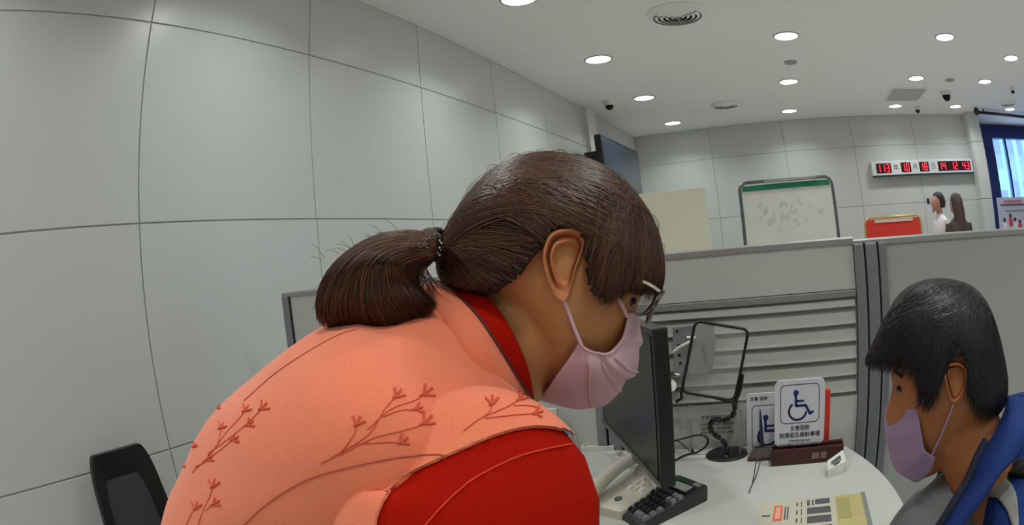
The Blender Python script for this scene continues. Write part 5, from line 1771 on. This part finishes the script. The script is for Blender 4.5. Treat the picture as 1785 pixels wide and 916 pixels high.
# ---------------------------------------------------------------- two people standing by the back wall
def standing(x, y, h, face, label, top, hairm, skin, long_hair, lean=0.0):
    tt = thing('person', (x, y, 0), label, 'person')
    fx, fy = math.cos(face), math.sin(face)
    sx, sy_ = -fy, fx
    def Q(f, s, z): return Vector((x + fx * f + sx * s, y + fy * f + sy_ * s, z))
    def ell(secs, n=20):
        out = []
        for f, s, z, a, b in secs:
            out.append([Q(f + a * math.cos(k), s + b * math.sin(k), z) for k in np.linspace(0, 2 * PI, n, endpoint=False)])
        return out
    k = h / 1.65
    mb = MB()
    hd = [(0.02, 0, 1.43, 0.045, 0.05), (0.045, 0, 1.455, 0.075, 0.058), (0.04, 0, 1.50, 0.092, 0.068), (0.03, 0, 1.55, 0.097, 0.073), (0.02, 0, 1.60, 0.088, 0.068), (0.01, 0, 1.64, 0.05, 0.042), (0.01, 0, 1.65, 0.01, 0.01)]
    mb.rings(ell([(f + lean, s, z * k, a, b) for f, s, z, a, b in hd]))
    mb.rings(ell([(0.0 + lean * .5, 0, 1.30 * k, 0.05, 0.06), (0.01 + lean, 0, 1.46 * k, 0.045, 0.048)]))
    mb.ball(Q(0.135 + lean, 0, 1.52 * k), 0.014)
    mb.rings(ell([(0, 0, 0.85 * k, 0.09, 0.14), (0, 0, 1.32 * k, 0.07, 0.13)]))
    mb.build('body', skin, tt, smooth=True)
    hr = [(-0.02, 0, 1.47, 0.07, 0.072), (-0.022, 0, 1.53, 0.093, 0.082), (-0.005, 0, 1.60, 0.10, 0.080), (0.0, 0, 1.65, 0.07, 0.058), (0, 0, 1.668, 0.02, 0.02)]
    if long_hair:
        hr = [(-0.06, 0, 1.16, 0.075, 0.115), (-0.055, 0, 1.22, 0.06, 0.095), (-0.05, 0, 1.32, 0.06, 0.088), (-0.045, 0, 1.42, 0.07, 0.086)] + hr[1:]
    MB().rings(ell([(f + lean, s, z * k, a, b) for f, s, z, a, b in hr])).build('hair', hairm, tt, smooth=True)
    MB().rings(ell([(0, 0, 0.82 * k, 0.10, 0.165), (0, 0, 1.0 * k, 0.095, 0.145), (0, 0, 1.2 * k, 0.11, 0.175), (0, 0, 1.31 * k, 0.09, 0.18), (0.0, 0, 1.37 * k, 0.06, 0.09), (0.0, 0, 1.40 * k, 0.048, 0.055)])).build('shirt', top, tt, smooth=True)
    for sg in (1, -1):
        MB().tube([Q(0, 0.17 * sg, 1.31 * k), Q(0.0, 0.20 * sg, 1.18 * k), Q(0.02, 0.21 * sg, 1.04 * k), Q(0.08, 0.19 * sg, 0.88 * k)], [0.05, 0.045, 0.04, 0.03], 14).build('sleeve', top, tt, smooth=True)
        hb = MB(); hb.ball(Q(0.10, 0.19 * sg, 0.82 * k), 0.04, (0.8, 0.5, 1))
        for q in range(4):
            hb.tube([Q(0.08 + 0.018 * q, 0.19 * sg, 0.80 * k), Q(0.085 + 0.02 * q, 0.19 * sg, 0.74 * k)], 0.008, 6)
        hb.tube([Q(0.12, 0.17 * sg, 0.83 * k), Q(0.135, 0.16 * sg, 0.78 * k)], 0.009, 6)
        hb.build('hand', skin, tt, smooth=True)
        MB().tube([Q(0, 0.085 * sg, 0.86 * k), Q(0, 0.09 * sg, 0.6 * k), Q(0.01, 0.09 * sg, 0.45 * k), Q(0, 0.09 * sg, 0.06)], [0.09, 0.075, 0.06, 0.045], 16).build('trouser_leg', M_PANTS, tt, smooth=True)
        MB().ball(Q(0.06, 0.09 * sg, 0.035), 0.05, (1, 1, 0.65)).build('shoe', M_BLACKM, tt, smooth=True)
    return tt


standing(2.165, 7.35, 1.592, PI + 0.25, 'dark-haired person in white shirt standing by the back wall', mat('white_shirt', (222, 218, 222), rough=0.8), mat('far_black_hair', (26, 22, 30), rough=0.6), mat('far_skin', (186, 130, 110), rough=0.6), False)
standing(2.19, 6.55, 1.535, PI / 2 + 0.3, 'person with long brown hair seen from behind by the back wall', mat('brown_top', (70, 56, 50), rough=0.8), mat('far_brown_hair', (66, 48, 42), rough=0.6), MATS['far_skin'], True)
t = thing('wall_notice', (1.97, YB, CAM_Z + 0.15), 'small red and black notice marks on the back wall beside the person', 'notice')
_q = [at(a, b, 'y', YB) for a, b in ((1616, 356), (1625, 356), (1626, 370))]
for x, z, w_, h_, m_ in ((_q[0].x, _q[0].z, 0.05, 0.07, M_INK), (_q[1].x, _q[1].z, 0.05, 0.09, M_PR), (_q[2].x, _q[2].z, 0.03, 0.09, mat('mauve_mark', (120, 80, 110)))):
    MB().box((x, YB - 0.004, z), (x + w_, YB, z + h_)).build('printed_mark', m_, t)
